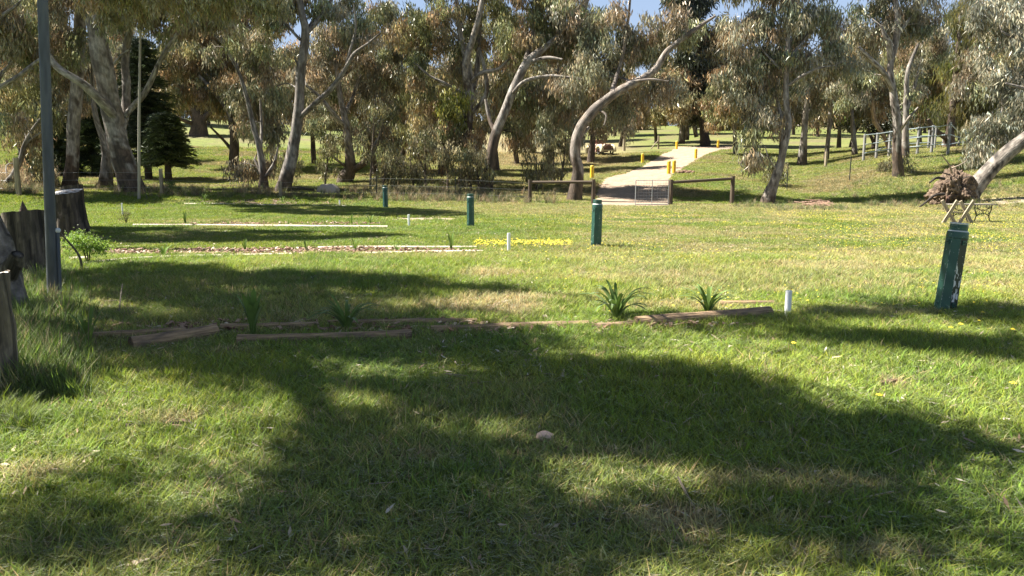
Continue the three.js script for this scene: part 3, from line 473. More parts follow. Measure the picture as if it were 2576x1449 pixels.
// a second row between the front gums and the belt
reseed(950);
[[-40, 56], [60, 58], [130, 66], [300, 70], [690, 60], [790, 66], [945, 57], [1010, 60], [1050, 72], [1110, 56], [1250, 60], [1300, 70], [1380, 63], [1435, 76], [1560, 92], [1650, 100], [1850, 72], [1900, 62], [1970, 74], [2110, 82], [2150, 64], [2250, 86], [2345, 68], [2470, 66], [2530, 58], [2620, 56]].forEach(([px, D], i) => {
  const p = onGround(px, D), py = toPx(p.x, p.y, p.z)[1], s = F * cp / D, hgt = rr(9, 13.5), w = rr(2.2, 3.2) * s, top = py - hgt * s, lean = rr(-30, 30), kd = i % 3, st = seed, dz = rr(-1, 1);
  tree({ base: [px, py], D, stocking: rr(0.5, 10), leafScale: 1.35, per: 12, seed: 6000 + i * 19, group: 'gums of the second row', colours: [GREY, OLIVE, BRONZE][(i * 7) % 3], clear: D < 63 ? 4.2 : 3, droop: 1.6,
    label: ['grey', 'olive', 'bronze'][(i * 7) % 3] + ' crowned gum standing in the second row behind the creek line',
    limbs: [[[px, py, 0.46 * s], [px + lean * 0.5, py - hgt * 0.35 * s, 0.32 * s], [px + lean, py - hgt * 0.75 * s, 0.14 * s]], [[px + lean * 0.4, py - hgt * 0.3 * s, 0.2 * s], [px - lean - 20, py - hgt * 0.6 * s, 0.1 * s, dz]], [[px + lean * 0.5, py - hgt * 0.38 * s, 0.16 * s], [px + lean + 40, py - hgt * 0.62 * s, 0.08 * s, -dz]]],
    crown: [[px + lean, top + hgt * 0.24 * s, w, hgt * 0.22 * s, 0.8], [px - w * 0.7, top + hgt * 0.45 * s, w * 0.7, hgt * 0.17 * s, 0.8], [px + w * 0.7, top + hgt * 0.5 * s, w * 0.7, hgt * 0.17 * s, 0.8], [px + rr(-1, 1) * w, top + hgt * 0.65 * s, w * 0.5, hgt * 0.13 * s, 0.5]] });
  seed = st;
});

// low scrub along the crest
reseed(970);
for (let i = 0; i < 46; i++) {
  const px = -80 + i * 60 + rr(-20, 20), D = rr(128, 168), b = onGround(px, D), t = thing('scrub_bush', 'low round scrub bush on the crest of the rise', 'bush', b, 'scrub bushes along the crest'), w = rr(2.2, 4), h = rr(2, 4.2), ms = [[], []], cs = [[], []], q = new THREE.Quaternion(), base = [OLIVE, BRONZE, GREY][i % 3][i % 4];
  part('stem', rod(V(0, -0.2, 0), V(0, h * 0.6, 0), 0.1, 6, 0.04), mat(0.1, 0.08, 0.06), t);
  for (let j = 0; j < 90; j++) { const a = rnd() * 6.28, f = rnd(), r = w * Math.sqrt(rnd()) * Math.sqrt(1 - f * f * 0.8), k = j & 1; q.setFromEuler(new THREE.Euler(gauss() * 0.4, rnd() * 6.28, gauss() * 0.4)); const sc = rr(1.5, 2.4); ms[k].push(new THREE.Matrix4().compose(V(Math.cos(a) * r, 0.4 + f * h, Math.sin(a) * r), q, V(sc, sc, sc))); const v = rr(0.6, 1.2); cs[k].push(base.map((c) => c * v)); }
  GUMFAR.forEach((g, k) => inst('foliage', g, leafMat, ms[k], cs[k], t));
}

// saplings with thin stems along the creek line
const SAP = [
  [818, 458, 47, 330, 'pair'], [931, 488, 44, 250], [963, 485, 44, 380], [1070, 488, 44, 330], [1126, 492, 43, 350], [1186, 486, 43, 370], [1205, 492, 42.5, 360], [1392, 470, 48, 345], [1412, 468, 48, 335], [1040, 486, 45, 390], [990, 480, 45, 400], [715, 470, 46, 380], [1350, 470, 45, 400], [2260, 430, 47, 390], [100, 470, 40, 380], [1945, 440, 46, 400],
];
const SAPAT = ['beside the low side limb of the twisted burnt butt gum', 'close to the pale mound side of the farthest green bollard', 'straight behind the farthest green bollard', 'midway between the two thin steel fence posts', 'close beside the steel fence post nearest the rails', 'between the rough barked gum and the leaning rough butted gum', 'at the very foot of the leaning rough butted gum', 'the shorter of the pair behind the left timber rail', 'the taller of the pair behind the left timber rail', 'in the scrub beyond the pale bare earth strip', 'beside the steel fence post nearest the pale mound', 'at the foot of the long limbed tall grey gum', 'behind the outer post of the left timber rail', 'beside the white limbed gum on the bank', 'between the thick fence post and the near steel pole', 'behind the slender gum with grey hanging crown'];
SAP.forEach(([px, py, D, top], i) => {
  const p = onGround(px, D), by = toPx(p.x, p.y, p.z)[1]; reseed(7000 + i);
  const a = rr(-14, 14), b = rr(-20, 20);
  tree({ name: 'sapling', base: [px, by], D, seed: 7100 + i, stocking: 0.1, pale: [0.2, 0.16, 0.12], colours: [[0.17, 0.17, 0.08], [0.16, 0.15, 0.08], [0.2, 0.19, 0.09]], group: 'saplings along the creek line', label: 'thin stemmed gum sapling ' + SAPAT[i], cluster: 0.35, per: 3, leafScale: 0.8, clear: 0.4,
    limbs: [[[px, by, 5], [px + a * 0.5, (by + top) / 2, 4], [px + a, top, 2]], [[px + a * 0.3, by * 0.7 + top * 0.3, 3], [px + b, (by + top) / 2 - 10, 2]]],
    crown: [[px + a, top + 25, 34, 34, 0.5], [px + b, (by + top) / 2, 30, 40, 0.2], [px, by - 30, 26, 24, 0.07]] });
});

// gums outside the frame on the left, which shade the lawn: leaf masses stand on the sun's way to the shaded ground
const SHADE = [
  ['towering gum left of the lawn with boughs reaching over the grass', -14.5, -7.5, [
    [[[470, 880], [720, 950], [1000, 960], [1380, 920], [1700, 940], [2100, 1030], [2330, 1120], [2450, 1185], [2200, 1225], [1900, 1265], [1650, 1230], [1300, 1250], [980, 1225], [860, 1100], [740, 1000], [560, 935]], 1.25],
    [[[1350, 930], [1700, 945], [2100, 1040], [1900, 1075], [1500, 1010]], 0.6],
  ]],
  ['tall gum left of the lawn with a crown close to the grass edge', -16, -12, [
    [[[205, 705], [400, 672], [640, 690], [960, 705], [1250, 705], [1390, 716], [1250, 738], [1000, 752], [760, 790], [430, 800], [230, 765]], 1.0],
    [[[60, 790], [400, 795], [820, 790], [1150, 815], [1420, 860], [1380, 905], [1000, 900], [560, 885], [300, 900], [60, 850]], 0.9],
    [[[2060, 850], [2300, 840], [2600, 870], [2600, 930], [2380, 900], [2080, 890]], 1.0], [[[2150, 772], [2600, 775], [2600, 830], [2300, 815], [2120, 795]], 0.8], [[[1560, 815], [2000, 800], [2020, 830], [1700, 850]], 0.5],
  ]],
  ['wide gum beside the lawn behind the sawn stump', -13.5, -3.5, [
    [[[0, 1230], [300, 1190], [640, 1200], [1000, 1250], [1400, 1290], [1600, 1330], [1640, 1449], [900, 1449], [500, 1400], [200, 1449], [0, 1449]], 0.8],
    [[[1700, 1340], [2000, 1290], [2350, 1310], [2600, 1260], [2600, 1449], [2200, 1449], [1850, 1420]], 1.15], [[[2450, 1150], [2600, 1130], [2600, 1260], [2400, 1230]], 0.8], [[[0, 1130], [200, 1150], [500, 1180], [300, 1230], [0, 1220]], 0.4], [[[850, 1140], [1100, 1130], [1250, 1190], [1000, 1230]], 0.6],
  ]],
  ['distant side gum left of the garden rows', -15.5, -16.5, [
    [[[200, 575], [560, 580], [930, 590], [1000, 600], [640, 612], [200, 612]], 0.9], [[[560, 520], [900, 522], [1180, 535], [1200, 545], [960, 548], [640, 540]], 0.8],
  ]],
];
SHADE.forEach(([label, tx, tz, polys], si) => {
  reseed(8800 + si * 31);
  const bp = ground(tx, tz), t = thing('overhanging_gum', label, 'tree', bp, 'gums that stand outside the picture and shade the lawn'), bark = gumBark(bp.y, 2);
  const topH = 13, col = (q) => bark(q.clone().add(bp));
  const nodes = [];
  part('trunk', tube([V(0, -0.3, 0), V(0.2, 3, 0.1), V(0, 7, 0), V(0.5, topH, -0.2)], [0.34, 0.25, 0.2, 0.06], 12, 0.3, col), barkMat, t);
  for (let i = 4; i < 14; i++) nodes.push(V(0.1, i, 0));
  const mats = [[], [], [], []], cols = [[], [], [], []], q = new THREE.Quaternion(), tw = [];
  for (const [poly, dens] of polys) {
    const g = poly.map(([x, y]) => flat(x, y)); const xs = g.map((p) => p.x), zs = g.map((p) => p.z), x0 = Math.min(...xs), x1 = Math.max(...xs), z0 = Math.min(...zs), z1 = Math.max(...zs);
    const inside = (x, z) => { let c = false; for (let i = 0, j = g.length - 1; i < g.length; j = i++) if ((g[i].z > z) !== (g[j].z > z) && x < (g[j].x - g[i].x) * (z - g[i].z) / (g[j].z - g[i].z) + g[i].x) c = !c; return c; };
    let area = 0; for (let i = 0, j = g.length - 1; i < g.length; j = i++) area += (g[j].x + g[i].x) * (g[j].z - g[i].z); area = Math.abs(area) / 2;
    const n = Math.round(area * 9 * dens); let made = 0, guard = 0;
    while (made < n && guard++ < n * 60) {
      const x = rr(x0, x1), z = rr(z0, z1); if (!inside(x, z)) continue;
      if (fbm(x * 1.1, z * 2.0, 30 + si, 3) < (si === 2 ? 0.42 : 0.4)) continue;
      made++;
      const h = si === 3 ? rr(8.5, 12) : rr(6.5, 10.5), p = V(x, 0, z).addScaledVector(SUN, h / SUN.y).sub(bp), bc = GREY[Math.floor(rnd() * 4)];
      for (let j = 0; j < 9; j++) { const w = Math.floor(rnd() * 4); q.setFromEuler(new THREE.Euler(gauss() * 0.2, rnd() * 6.28, gauss() * 0.2)); const s = rr(0.6, 0.95); mats[w].push(new THREE.Matrix4().compose(p.clone().add(V(gauss() * 0.32, gauss() * 0.4, gauss() * 0.26)), q, V(s, s, s))); const c = rr(0.8, 1.2); cols[w].push(bc.map((v) => v * c)); }
      if (made % 4 === 0) { let b = nodes[0], bd = 1e9; for (const nd of nodes) { const d = nd.distanceTo(p) + (nd.y > p.y ? 3 : 0); if (d < bd) { bd = d; b = nd; } } const mid = b.clone().lerp(p, 0.5).add(V(0, 0.08 * bd, 0)); const r = 0.012 + 0.007 * bd; tw.push(tube([b, mid, p], [r, r * 0.7, r * 0.3], 6, 0.5, col, 0.02, false)); nodes.push(mid, p); }
    }
  }
  GUM.forEach((g, i) => mats[i].length && inst('crown', g, leafMat, mats[i], cols[i], t));
  if (si === 0) for (const [pts, r0, r1] of [[[[-300, 840, 5], [150, 845, 6], [480, 885, 7], [640, 935, 7.6], [740, 975, 8], [790, 1010, 8.3], [835, 1105, 8.8]], 0.17, 0.1], [[[700, 960, 7.9], [900, 985, 8.4], [1250, 975, 9]], 0.08, 0.04], [[[835, 1105, 8.8], [1000, 1150, 9.2], [1400, 1140, 9.8]], 0.1, 0.05]])
    part('limb', tube(pts.map(([px, py, h]) => flat(px, py).addScaledVector(SUN, h / SUN.y).sub(bp)), pts.map((_, i) => lerp(r0, r1, i / (pts.length - 1))), 10, 0.2, col, 0.06), barkMat, t);
  part('branches', mergeGeometries(tw), barkMat, t, { kind: 'stuff' });
});

// ---------------------------------------------------------------- built things
// green power bollards
{
  const chips = (u, v) => { // u round the shaft (eight faces), v up
    const edge = Math.abs(((u * 8) % 1) - 0.5) > 0.47, n = fbm(u * 60, v * 40, 3, 3), m = fbm(u * 26, v * 9, 8, 3);
    let c = [0.02, 0.08, 0.06];
    c = c.map((x) => x * (0.8 + 0.4 * m));
    if (edge && n > 0.56) c = [0.55, 0.56, 0.55];
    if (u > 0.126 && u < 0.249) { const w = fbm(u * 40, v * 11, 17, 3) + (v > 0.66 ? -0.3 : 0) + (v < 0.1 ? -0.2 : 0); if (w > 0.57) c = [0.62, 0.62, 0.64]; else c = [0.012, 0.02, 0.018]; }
    if (n > 0.8) c = [0.5, 0.52, 0.5];
    return c.map((x) => Math.pow(x, 1 / 2.2));
  };
  const plain = (u, v) => { const n = fbm(u * 50, v * 30, 3, 3), m = fbm(u * 26, v * 9, 8, 3); const c = n > 0.77 ? [0.5, 0.52, 0.5] : [0.02 * (0.8 + 0.4 * m), 0.078 * (0.8 + 0.4 * m), 0.058 * (0.8 + 0.4 * m)]; return c.map((x) => Math.pow(x, 1 / 2.2)); };
  const worn = new THREE.MeshStandardMaterial({ map: tex(512, 512, chips), roughness: 0.42 }), green = new THREE.MeshStandardMaterial({ map: tex(256, 256, plain), roughness: 0.42 }), bare = mat(0.5, 0.52, 0.5, 0.5), dark = mat(0.02, 0.03, 0.028, 0.5);
  const L = (pts) => new THREE.LatheGeometry(pts.map(([x, y]) => new THREE.Vector2(x, y)), 28);
  const list = [
    [2377, 778, 558, 0.075, worn, 'leaning green power bollard with peeling paint at the right lawn edge'],
    [1499, 622, 505, 0.02, green, 'green power bollard on the lawn in line with the first timber rail end'],
    [1184, 571, 490, 0.0, green, 'green power bollard beside the pale bare earth strip'],
    [970, 525, 468, 0.0, green, 'green power bollard farthest from the peeling one, near the creek line'],
  ];
  list.forEach(([px, py, top, tilt, m, label], i) => {
    const b = flat(px, py), D = -b.z, S = (py - top) * mPerPx(D) / 1.0; b.y = height(b.x, b.z);
    const t = thing('power_bollard', label, 'bollard', b, 'green power bollards on the lawn');
    t.rotation.z = -tilt; t.scale.setScalar(S);
    const face = Math.atan2(-b.x, D), turn = face - Math.PI / 8 - 0.05;
    const body = new THREE.CylinderGeometry(0.116, 0.12, 0.8, 8, 1); body.translate(0, 0.435, 0); body.rotateY(turn);
    part('shaft', body.toNonIndexed(), m, t).geometry.computeVertexNormals();
    const base = new THREE.CylinderGeometry(0.118, 0.118, 0.12, 8); base.translate(0, -0.025, 0); base.rotateY(turn); part('base_ring', base, green, t);
    part('collar', L([[0.06, 0.835], [0.112, 0.836], [0.113, 0.842], [0.111, 0.9], [0.104, 0.912]]), green, t);
    part('worn_ring', L([[0.106, 0.905], [0.105, 0.914], [0.094, 0.924]]), bare, t);
    part('neck', L([[0.094, 0.92], [0.092, 0.965], [0.096, 0.967], [0.096, 0.975], [0.091, 0.977], [0.09, 0.992]]), green, t);
    part('cap', L([[0.09, 0.99], [0.095, 0.993], [0.095, 1.003], [0.088, 1.008], [0.0001, 1.01]]), i === 0 ? bare : green, t);
    for (const k of [-1, 1]) for (const y of [0.79, 0.085]) {
      const a = turn + Math.PI / 8 + k * Math.PI / 4, p = new THREE.BoxGeometry(0.042, 0.05, 0.012); p.translate(0, 0, 0.112); p.rotateY(a); p.translate(0, y, 0);
      const pl = part('lock_plate', p, green, t); const bo = new THREE.CylinderGeometry(0.008, 0.008, 0.008, 10); bo.rotateX(Math.PI / 2); bo.translate(0, 0, 0.122); bo.rotateY(a); bo.translate(0, y, 0); part('bolt', bo, dark, pl);
    }
  });
}
// white pipes
{
  const white = mat(0.78, 0.79, 0.8, 0.4);
  [[1981, 793, 728, 'white plastic pipe stub at the end of the log edged bed'], [1280, 633, 587, 'white plastic pipe stub beside the yellow flowers'], [1029, 571, 540, 'white plastic pipe stub between the bare earth strip and a timber edged bed'], [855, 521, 506, 'short white pipe stub at the end of the farthest bed'], [207, 590, 556, 'white pipe stub behind the bright green shrub'], [309, 545, 512, 'slim white marker stub behind the brown twiggy plant']].forEach(([px, py, top, label]) => {
    const b = flat(px, py), D = -b.z, h = (py - top) * mPerPx(D); b.y = height(b.x, b.z);
    const r = px === 309 ? 0.025 : 0.034, t = thing('pipe_stub', label, 'pipe', b, 'white pipe stubs');
    part('pipe', new THREE.LatheGeometry([[r, -0.08], [r, h - 0.003], [r - 0.003, h], [r - 0.008, h], [r - 0.008, 0.02]].map(([x, y]) => new THREE.Vector2(x, y)), 20), white, t);
  });
}
// garden beds: round logs and pale sleepers, soil, mulch, strap leaved plants
const chipGeo = (() => { const g = new THREE.BoxGeometry(0.07, 0.012, 0.025); return g; })();
const BEDS = [];
function bed(label, logs, soil, m, opts) {
  const c = flat(...soil.c), t = thing('garden_bed', label, 'garden bed', V(c.x, height(c.x, c.z), c.z), 'garden beds across the lawn'), o = t.position;
  for (const [x0, y0, x1, y1, r, bow = 0] of logs) {
    const a = flat(x0, y0), b = flat(x1, y1), pts = [], n = 7; for (let i = 0; i <= n; i++) { const p = a.clone().lerp(b, i / n); p.z += Math.sin(i / n * Math.PI) * bow; p.y = height(p.x, p.z) + r * 0.55; pts.push(p.sub(o)); }
    if (opts.round) part('log', tube(pts, pts.map((_, i) => r * 0.88 * rr(0.9, 1.08)), 14, 0.08, (q) => { const k = fbm(q.x * 2.2, q.y * 30, q.z * 30 + x0, 3); return k > 0.56 ? [0.52, 0.36, 0.21] : k < 0.4 ? [0.26, 0.19, 0.13] : [0.42, 0.29, 0.18]; }, 0.05), barkMat, t);
    else part('sleeper', tube(pts, [r, r], 4, 0.5, null, 0.02), m, t);
  }
  const g = new THREE.CircleGeometry(1, 40); g.rotateX(-Math.PI / 2); const ps = g.attributes.position, s1 = flat(soil.c[0] + soil.rx, soil.c[1]).x - c.x, s2 = Math.abs(flat(soil.c[0], soil.c[1] - soil.ry).z - flat(soil.c[0], soil.c[1] + soil.ry).z) / 2;
  for (let i = 0; i < ps.count; i++) { const x = ps.getX(i) * s1, z = ps.getZ(i) * s2 * (0.9 + 0.3 * fbm(ps.getX(i) * 4, 3, 1)); ps.setXYZ(i, x, height(x + o.x, z + o.z) - o.y + 0.012, z); } g.computeVertexNormals();
  part('soil', g, mat(0.16, 0.11, 0.075, 1), t);
  const ms = [], cs = [], q = new THREE.Quaternion();
  for (let i = 0; i < opts.chips; i++) { const a = rnd() * 6.283, r = Math.sqrt(rnd()), x = Math.cos(a) * r * s1, z = Math.sin(a) * r * s2; q.setFromEuler(new THREE.Euler(gauss() * 0.4, rnd() * 6.28, gauss() * 0.4)); const s = rr(0.5, 1.6); ms.push(new THREE.Matrix4().compose(V(x, height(x + o.x, z + o.z) - o.y + rr(0.015, 0.06), z), q, V(s, 1, s))); const k = rnd(); cs.push(k < 0.45 ? [0.17, 0.085, 0.055] : k < 0.85 ? [0.32, 0.2, 0.14] : [0.5, 0.4, 0.31]); }
  inst('mulch', chipGeo, litterMat, ms, cs, t);
  BEDS.push({ x: c.x, z: c.z, rx: s1, rz: s2, k: opts.bare });
}
reseed(310);
const grey = timber(0.75, 0.7, 0.62);
bed('log edged bed with strap leaved lilies across the near lawn', [[46, 872, 232, 862, 0.075], [232, 856, 470, 842, 0.06], [330, 880, 545, 846, 0.085], [556, 832, 790, 826, 0.055], [600, 862, 1035, 850, 0.06, 0.05], [1085, 838, 1480, 826, 0.058], [1500, 832, 1640, 822, 0.06], [1600, 824, 1935, 796, 0.085], [1808, 770, 1945, 768, 0.055], [830, 818, 1200, 816, 0.05]], { c: [1050, 825], rx: 850, ry: 16 }, null, { round: true, chips: 500, bare: 0.12 });
bed('mulched bed with pale sleeper edge and small lilies', [[212, 668, 330, 655, 0.04], [330, 655, 480, 648, 0.04], [480, 648, 780, 643, 0.04], [900, 645, 1040, 640, 0.04], [1040, 638, 1215, 637, 0.04], [175, 656, 220, 655, 0.05], [800, 628, 1200, 626, 0.04]], { c: [720, 636], rx: 490, ry: 9 }, grey, { chips: 1700, bare: 0.7 });
bed('bed with long white sleeper edge between the dirt strip and shaded grass', [[335, 569, 480, 569, 0.05], [480, 569, 700, 572, 0.05], [700, 572, 975, 574, 0.055]], { c: [660, 566], rx: 310, ry: 4 }, timber(0.68, 0.64, 0.57), { chips: 900, bare: 0.7 });
bed('farthest bed with low pale sleeper edge', [[465, 521, 640, 521, 0.05], [640, 521, 872, 522, 0.05]], { c: [680, 519], rx: 190, ry: 2 }, timber(0.8, 0.76, 0.68), { chips: 300, bare: 0.6 });

const strapMat = new THREE.MeshPhysicalMaterial({ color: RGB(1, 1, 1), vertexColors: true, roughness: 1, side: THREE.DoubleSide, transmission: 0.25, thickness: 0 });
function strap(label, px, py, h, n, spread, tone, sd) {
  reseed(sd);
  const b = flat(px, py), D = -b.z, Hm = h * mPerPx(D); b.y = height(b.x, b.z);
  const t = thing('lily_plant', label, 'plant', b, 'strap leaved plants in the garden beds');
  for (let i = 0; i < n; i++) {
    const a = i / n * 6.283 + rr(-0.4, 0.4), L = Hm * rr(0.75, 1.25), out = spread * rr(0.3, 1.1), w = Math.max(0.011, (spread < 0.4 ? 0.062 : 0.045) * Hm) * rr(0.8, 1.2), seg = 8, pos = [], col = [], idx = [];
    const side = V(-Math.sin(a), 0, Math.cos(a));
    for (let j = 0; j <= seg; j++) {
      const s = j / seg, r = out * L * s * (0.35 + 0.75 * s), y = L * (1 + out * 0.35) * (s - out * 0.6 * s * s * s), ww = w * (j === seg ? 0.05 : Math.sin(Math.PI * (0.22 + 0.7 * (1 - s) * 0.8)) );
      const c = V(Math.cos(a) * r, y - 0.03, Math.sin(a) * r), k = tone.map((v) => v * (0.85 + 0.3 * hash3(i, j, sd)));
      const l = c.clone().addScaledVector(side, ww), m = c.clone().add(V(0, -ww * 0.35, 0)), rgt = c.clone().addScaledVector(side, -ww);
      for (const v of [l, m, rgt]) { pos.push(v.x, v.y, v.z); col.push(...k); }
      if (j < seg) { const q = j * 3; idx.push(q, q + 1, q + 3, q + 1, q + 4, q + 3, q + 1, q + 2, q + 4, q + 2, q + 5, q + 4); }
    }
    const g = new THREE.BufferGeometry(); g.setAttribute('position', new THREE.Float32BufferAttribute(pos, 3)); g.setAttribute('color', new THREE.Float32BufferAttribute(col, 3)); g.setIndex(idx); g.computeVertexNormals();
    part('leaf', g, strapMat, t);
  }
}
const DG = [0.115, 0.19, 0.028], MG = DG, BG = DG; // one kind of lily
[['lily beside the raised end of the split log', 225, 872, 108, 10, 0.4, DG], ['tall upright lily with broad blades behind the split log', 637, 848, 118, 13, 0.3, DG], ['arching lily with many drooping blades in the log edged bed', 872, 836, 100, 24, 0.95, DG], ['wide spreading lily where two logs of the bed meet', 1550, 808, 104, 26, 1.0, DG], ['lily with long arching blades beside the last log', 1780, 792, 94, 20, 0.9, MG],
  ['lily near the green shrub end of the mulched bed', 412, 648, 46, 8, 0.7, BG], ['small upright lily in the mulched bed before a lone dark clod', 617, 634, 36, 4, 0.25, MG], ['sparse lily of three thin blades in the mulched bed', 770, 634, 36, 3, 0.3, DG], ['wide open lily with a dry orange leaf in the mulched bed', 893, 634, 40, 8, 0.8, MG], ['thin bladed lily in the mulched bed before its last lily', 1000, 636, 34, 7, 0.7, BG], ['lily at the pipe end of the mulched bed', 1135, 632, 44, 6, 0.35, MG],
  ['stubby upright lily at the shrub end of the white edged bed', 466, 566, 34, 4, 0.25, MG], ['low open lily in the white edged bed', 575, 568, 18, 6, 0.6, MG], ['small lily halfway along the white edged bed', 726, 568, 20, 5, 0.6, MG], ['spiky lily in the white edged bed', 820, 569, 22, 6, 0.7, MG], ['lily with two stiff blades in the white edged bed', 885, 569, 32, 4, 0.5, DG], ['few bladed lily near the white edge end', 932, 566, 36, 5, 0.5, MG],
  ['lily tuft at the shrub end of the farthest bed', 515, 519, 22, 7, 0.7, MG], ['spiky lily tuft halfway along the farthest bed', 711, 519, 18, 7, 0.7, DG], ['upright lily tuft in the farthest bed', 746, 518, 20, 6, 0.5, DG], ['small lily tuft by the pipe end of the farthest bed', 830, 520, 16, 5, 0.5, BG],
].forEach((a, i) => strap(...a, 5000 + i * 7));

// little shrubs
function shrub(label, px, py, h, w, tone, sd, n = 90, geo = BUSHY) {
  reseed(sd);
  const b = flat(px, py), D = -b.z, k = mPerPx(D), Hm = h * k, R = w * k / 2; b.y = height(b.x, b.z);
  const t = thing('shrub', label, 'shrub', b), mats = [[], []], cols = [[], []], q = new THREE.Quaternion();
  for (let i = 0; i < 6; i++) { const a = i * 1.05, e = V(Math.cos(a) * R * 0.5, Hm * rr(0.6, 0.9), Math.sin(a) * R * 0.5); part('stem', tube([V(0, -0.05, 0), e.clone().multiplyScalar(0.5).add(V(0, 0.1 * Hm, 0)), e], [0.011, 0.008, 0.004], 5, 0.1, () => [0.14, 0.11, 0.07], 0.02), barkMat, t); }
  for (let i = 0; i < n; i++) { const lobe = Math.floor(rnd() * 5), la = lobe * 1.26 + sd, lr = lobe ? R * 0.55 : 0, a = rnd() * 6.28, f = clamp((lobe ? 0.28 + 0.11 * lobe : 0.62) + gauss() * 0.2, 0.02, 1), r = R * 0.42 * Math.sqrt(rnd()), w2 = i & 1; q.setFromEuler(new THREE.Euler(gauss() * 0.4, rnd() * 6.28, gauss() * 0.4)); const s = rr(0.26, 0.42) * Math.max(0.6, Hm / 0.7); mats[w2].push(new THREE.Matrix4().compose(V(Math.cos(la) * lr + Math.cos(a) * r, Hm * (0.1 + 0.82 * f), Math.sin(la) * lr + Math.sin(a) * r), q, V(s, s, s))); const c = rr(0.6, 1.25); cols[w2].push(tone.map((v) => v * c)); }
  geo.forEach((g, i) => inst('foliage', g, softLeafMat, mats[i], cols[i], t));
}
shrub('bright lime green leafy shrub beside the bent stick', 222, 665, 96, 88, [0.22, 0.34, 0.045], 61, 95);
shrub('small light green shrub near the thin far lamp pole', 436, 514, 42, 34, [0.16, 0.24, 0.04], 62, 30);
shrub('brown tinged twiggy plant at the end of the white edged bed', 318, 563, 40, 34, [0.13, 0.13, 0.04], 63, 16);

// bent stick and pale sticks on the lawn
function stick(label, pts, r, tone) {
  const w = pts.map(([px, py, up = 0]) => { const p = flat(px, py); p.y = height(p.x, p.z) + up; return p; }), o = w[0].clone();
  const t = tube(w.map((p) => p.sub(o)), w.map((_, i) => r * (1 - 0.5 * i / w.length)), 7, 0.05, () => tone, 0.1), m = part(numbered('stick'), t, barkMat, scene, { label, category: 'stick' }); m.position.copy(o); return m;
}
{ // the bent stick stands in the ground
  const b = flat(204, 682), D = -b.z; b.y = height(b.x, b.z);
  const m = part(numbered('stick'), tube([V(0, -0.1, 0), at(204, 660, D).sub(b), at(197, 640, D).sub(b), at(178, 615, D).sub(b), at(150, 585, D).sub(b)], [0.019, 0.019, 0.017, 0.015, 0.012], 8, 0.05, () => [0.22, 0.19, 0.15], 0.1), barkMat, scene, { label: 'bent grey stick standing in the grass beside the near lamp pole', category: 'stick' }); m.position.copy(b);
}
stick('pale straight stick poking up from the straw patch', [[1762, 1312, 0.02], [1730, 1272, 0.05], [1704, 1240, 0.09]], 0.008, [0.6, 0.5, 0.4]);
stick('long dark stick lying on a bare straw patch', [[318, 1078, 0.03], [400, 1074, 0.03], [462, 1072, 0.03]], 0.014, [0.1, 0.075, 0.055]);
stick('short forked looking twig at the end of the bare straw patch', [[470, 1072, 0.03], [500, 1058, 0.04], [524, 1040, 0.05]], 0.011, [0.16, 0.12, 0.085]);
stick('bent brown twig in the middle of the shaded grass', [[1290, 1172, 0.03], [1370, 1168, 0.03], [1405, 1160, 0.04], [1425, 1142, 0.05]], 0.011, [0.22, 0.16, 0.12]);
stick('curved grey twig in the shade below the brown twig', [[1440, 1335, 0.03], [1490, 1322, 0.04], [1560, 1325, 0.03]], 0.01, [0.2, 0.17, 0.14]);
stick('brown bark strip among sunlit grass near the right edge', [[2215, 978, 0.03], [2250, 972, 0.035], [2280, 976, 0.03]], 0.016, [0.32, 0.2, 0.13]);
stick('dead twig standing beside the shaded lawn', [[300, 790, 0.02], [306, 772, 0.14], [312, 762, 0.24]], 0.009, [0.3, 0.26, 0.2]);
{ const b = flat(1371, 1112), g = new THREE.IcosahedronGeometry(0.05, 3), p = g.attributes.position; for (let i = 0; i < p.count; i++) { const k = 0.8 + 0.4 * fbm(p.getX(i) * 30, p.getY(i) * 30, p.getZ(i) * 30, 2); p.setXYZ(i, p.getX(i) * k * 1.1, p.getY(i) * k * 0.55, p.getZ(i) * k); } g.computeVertexNormals(); const m = part('stone', g, mat(0.5, 0.36, 0.29, 0.9), scene, { label: 'small pinkish stone lying in the shaded grass', category: 'stone' }); b.y = height(b.x, b.z) + 0.045; m.position.copy(b); }

// lamp poles
{
  const b = flat(131, 752), D = -b.z; b.y = height(b.x, b.z);
  const t = thing('lamp_pole', 'thick grey steel pole rising out of the frame beside the stumps', 'pole', b);
  const steel = new THREE.MeshStandardMaterial({ map: tex(256, 256, (u, v) => { const k = 0.75 + 0.35 * tfbm(u, v, 10, 40, 5, 3); return [k * 0.97, k, k * 1.03]; }), color: RGB(0.1, 0.104, 0.107), roughness: 0.6, metalness: 0.1 });
  const top = at(106, 0, D).sub(b).multiplyScalar(2.0), pole = rod(V(0, -0.2, 0), top, 0.064, 28, 0.05); part('pole', pole, steel, t);
  const dirn = top.clone().normalize(), cx = V(0.085, 0, -0.02);
  part('conduit', rod(cx.clone().add(V(0, -0.1, 0)), cx.clone().addScaledVector(dirn, 0.86), 0.022, 12), mat(0.06, 0.075, 0.11, 0.45), t);
  const cap = new THREE.SphereGeometry(0.034, 18, 12); cap.scale(1, 0.95, 1); const c = part('conduit_cap', cap, mat(0.62, 0.64, 0.66, 0.5), t); c.position.copy(cx).addScaledVector(dirn, 0.87);
  part('lamp_arm', rod(top, top.clone().add(V(1.2, 0.25, 0)), 0.03, 10), steel, t); const lh = part('lamp_head', box(0.6, 0.1, 0.22), steel, t); lh.position.copy(top).add(V(1.4, 0.28, 0));
}
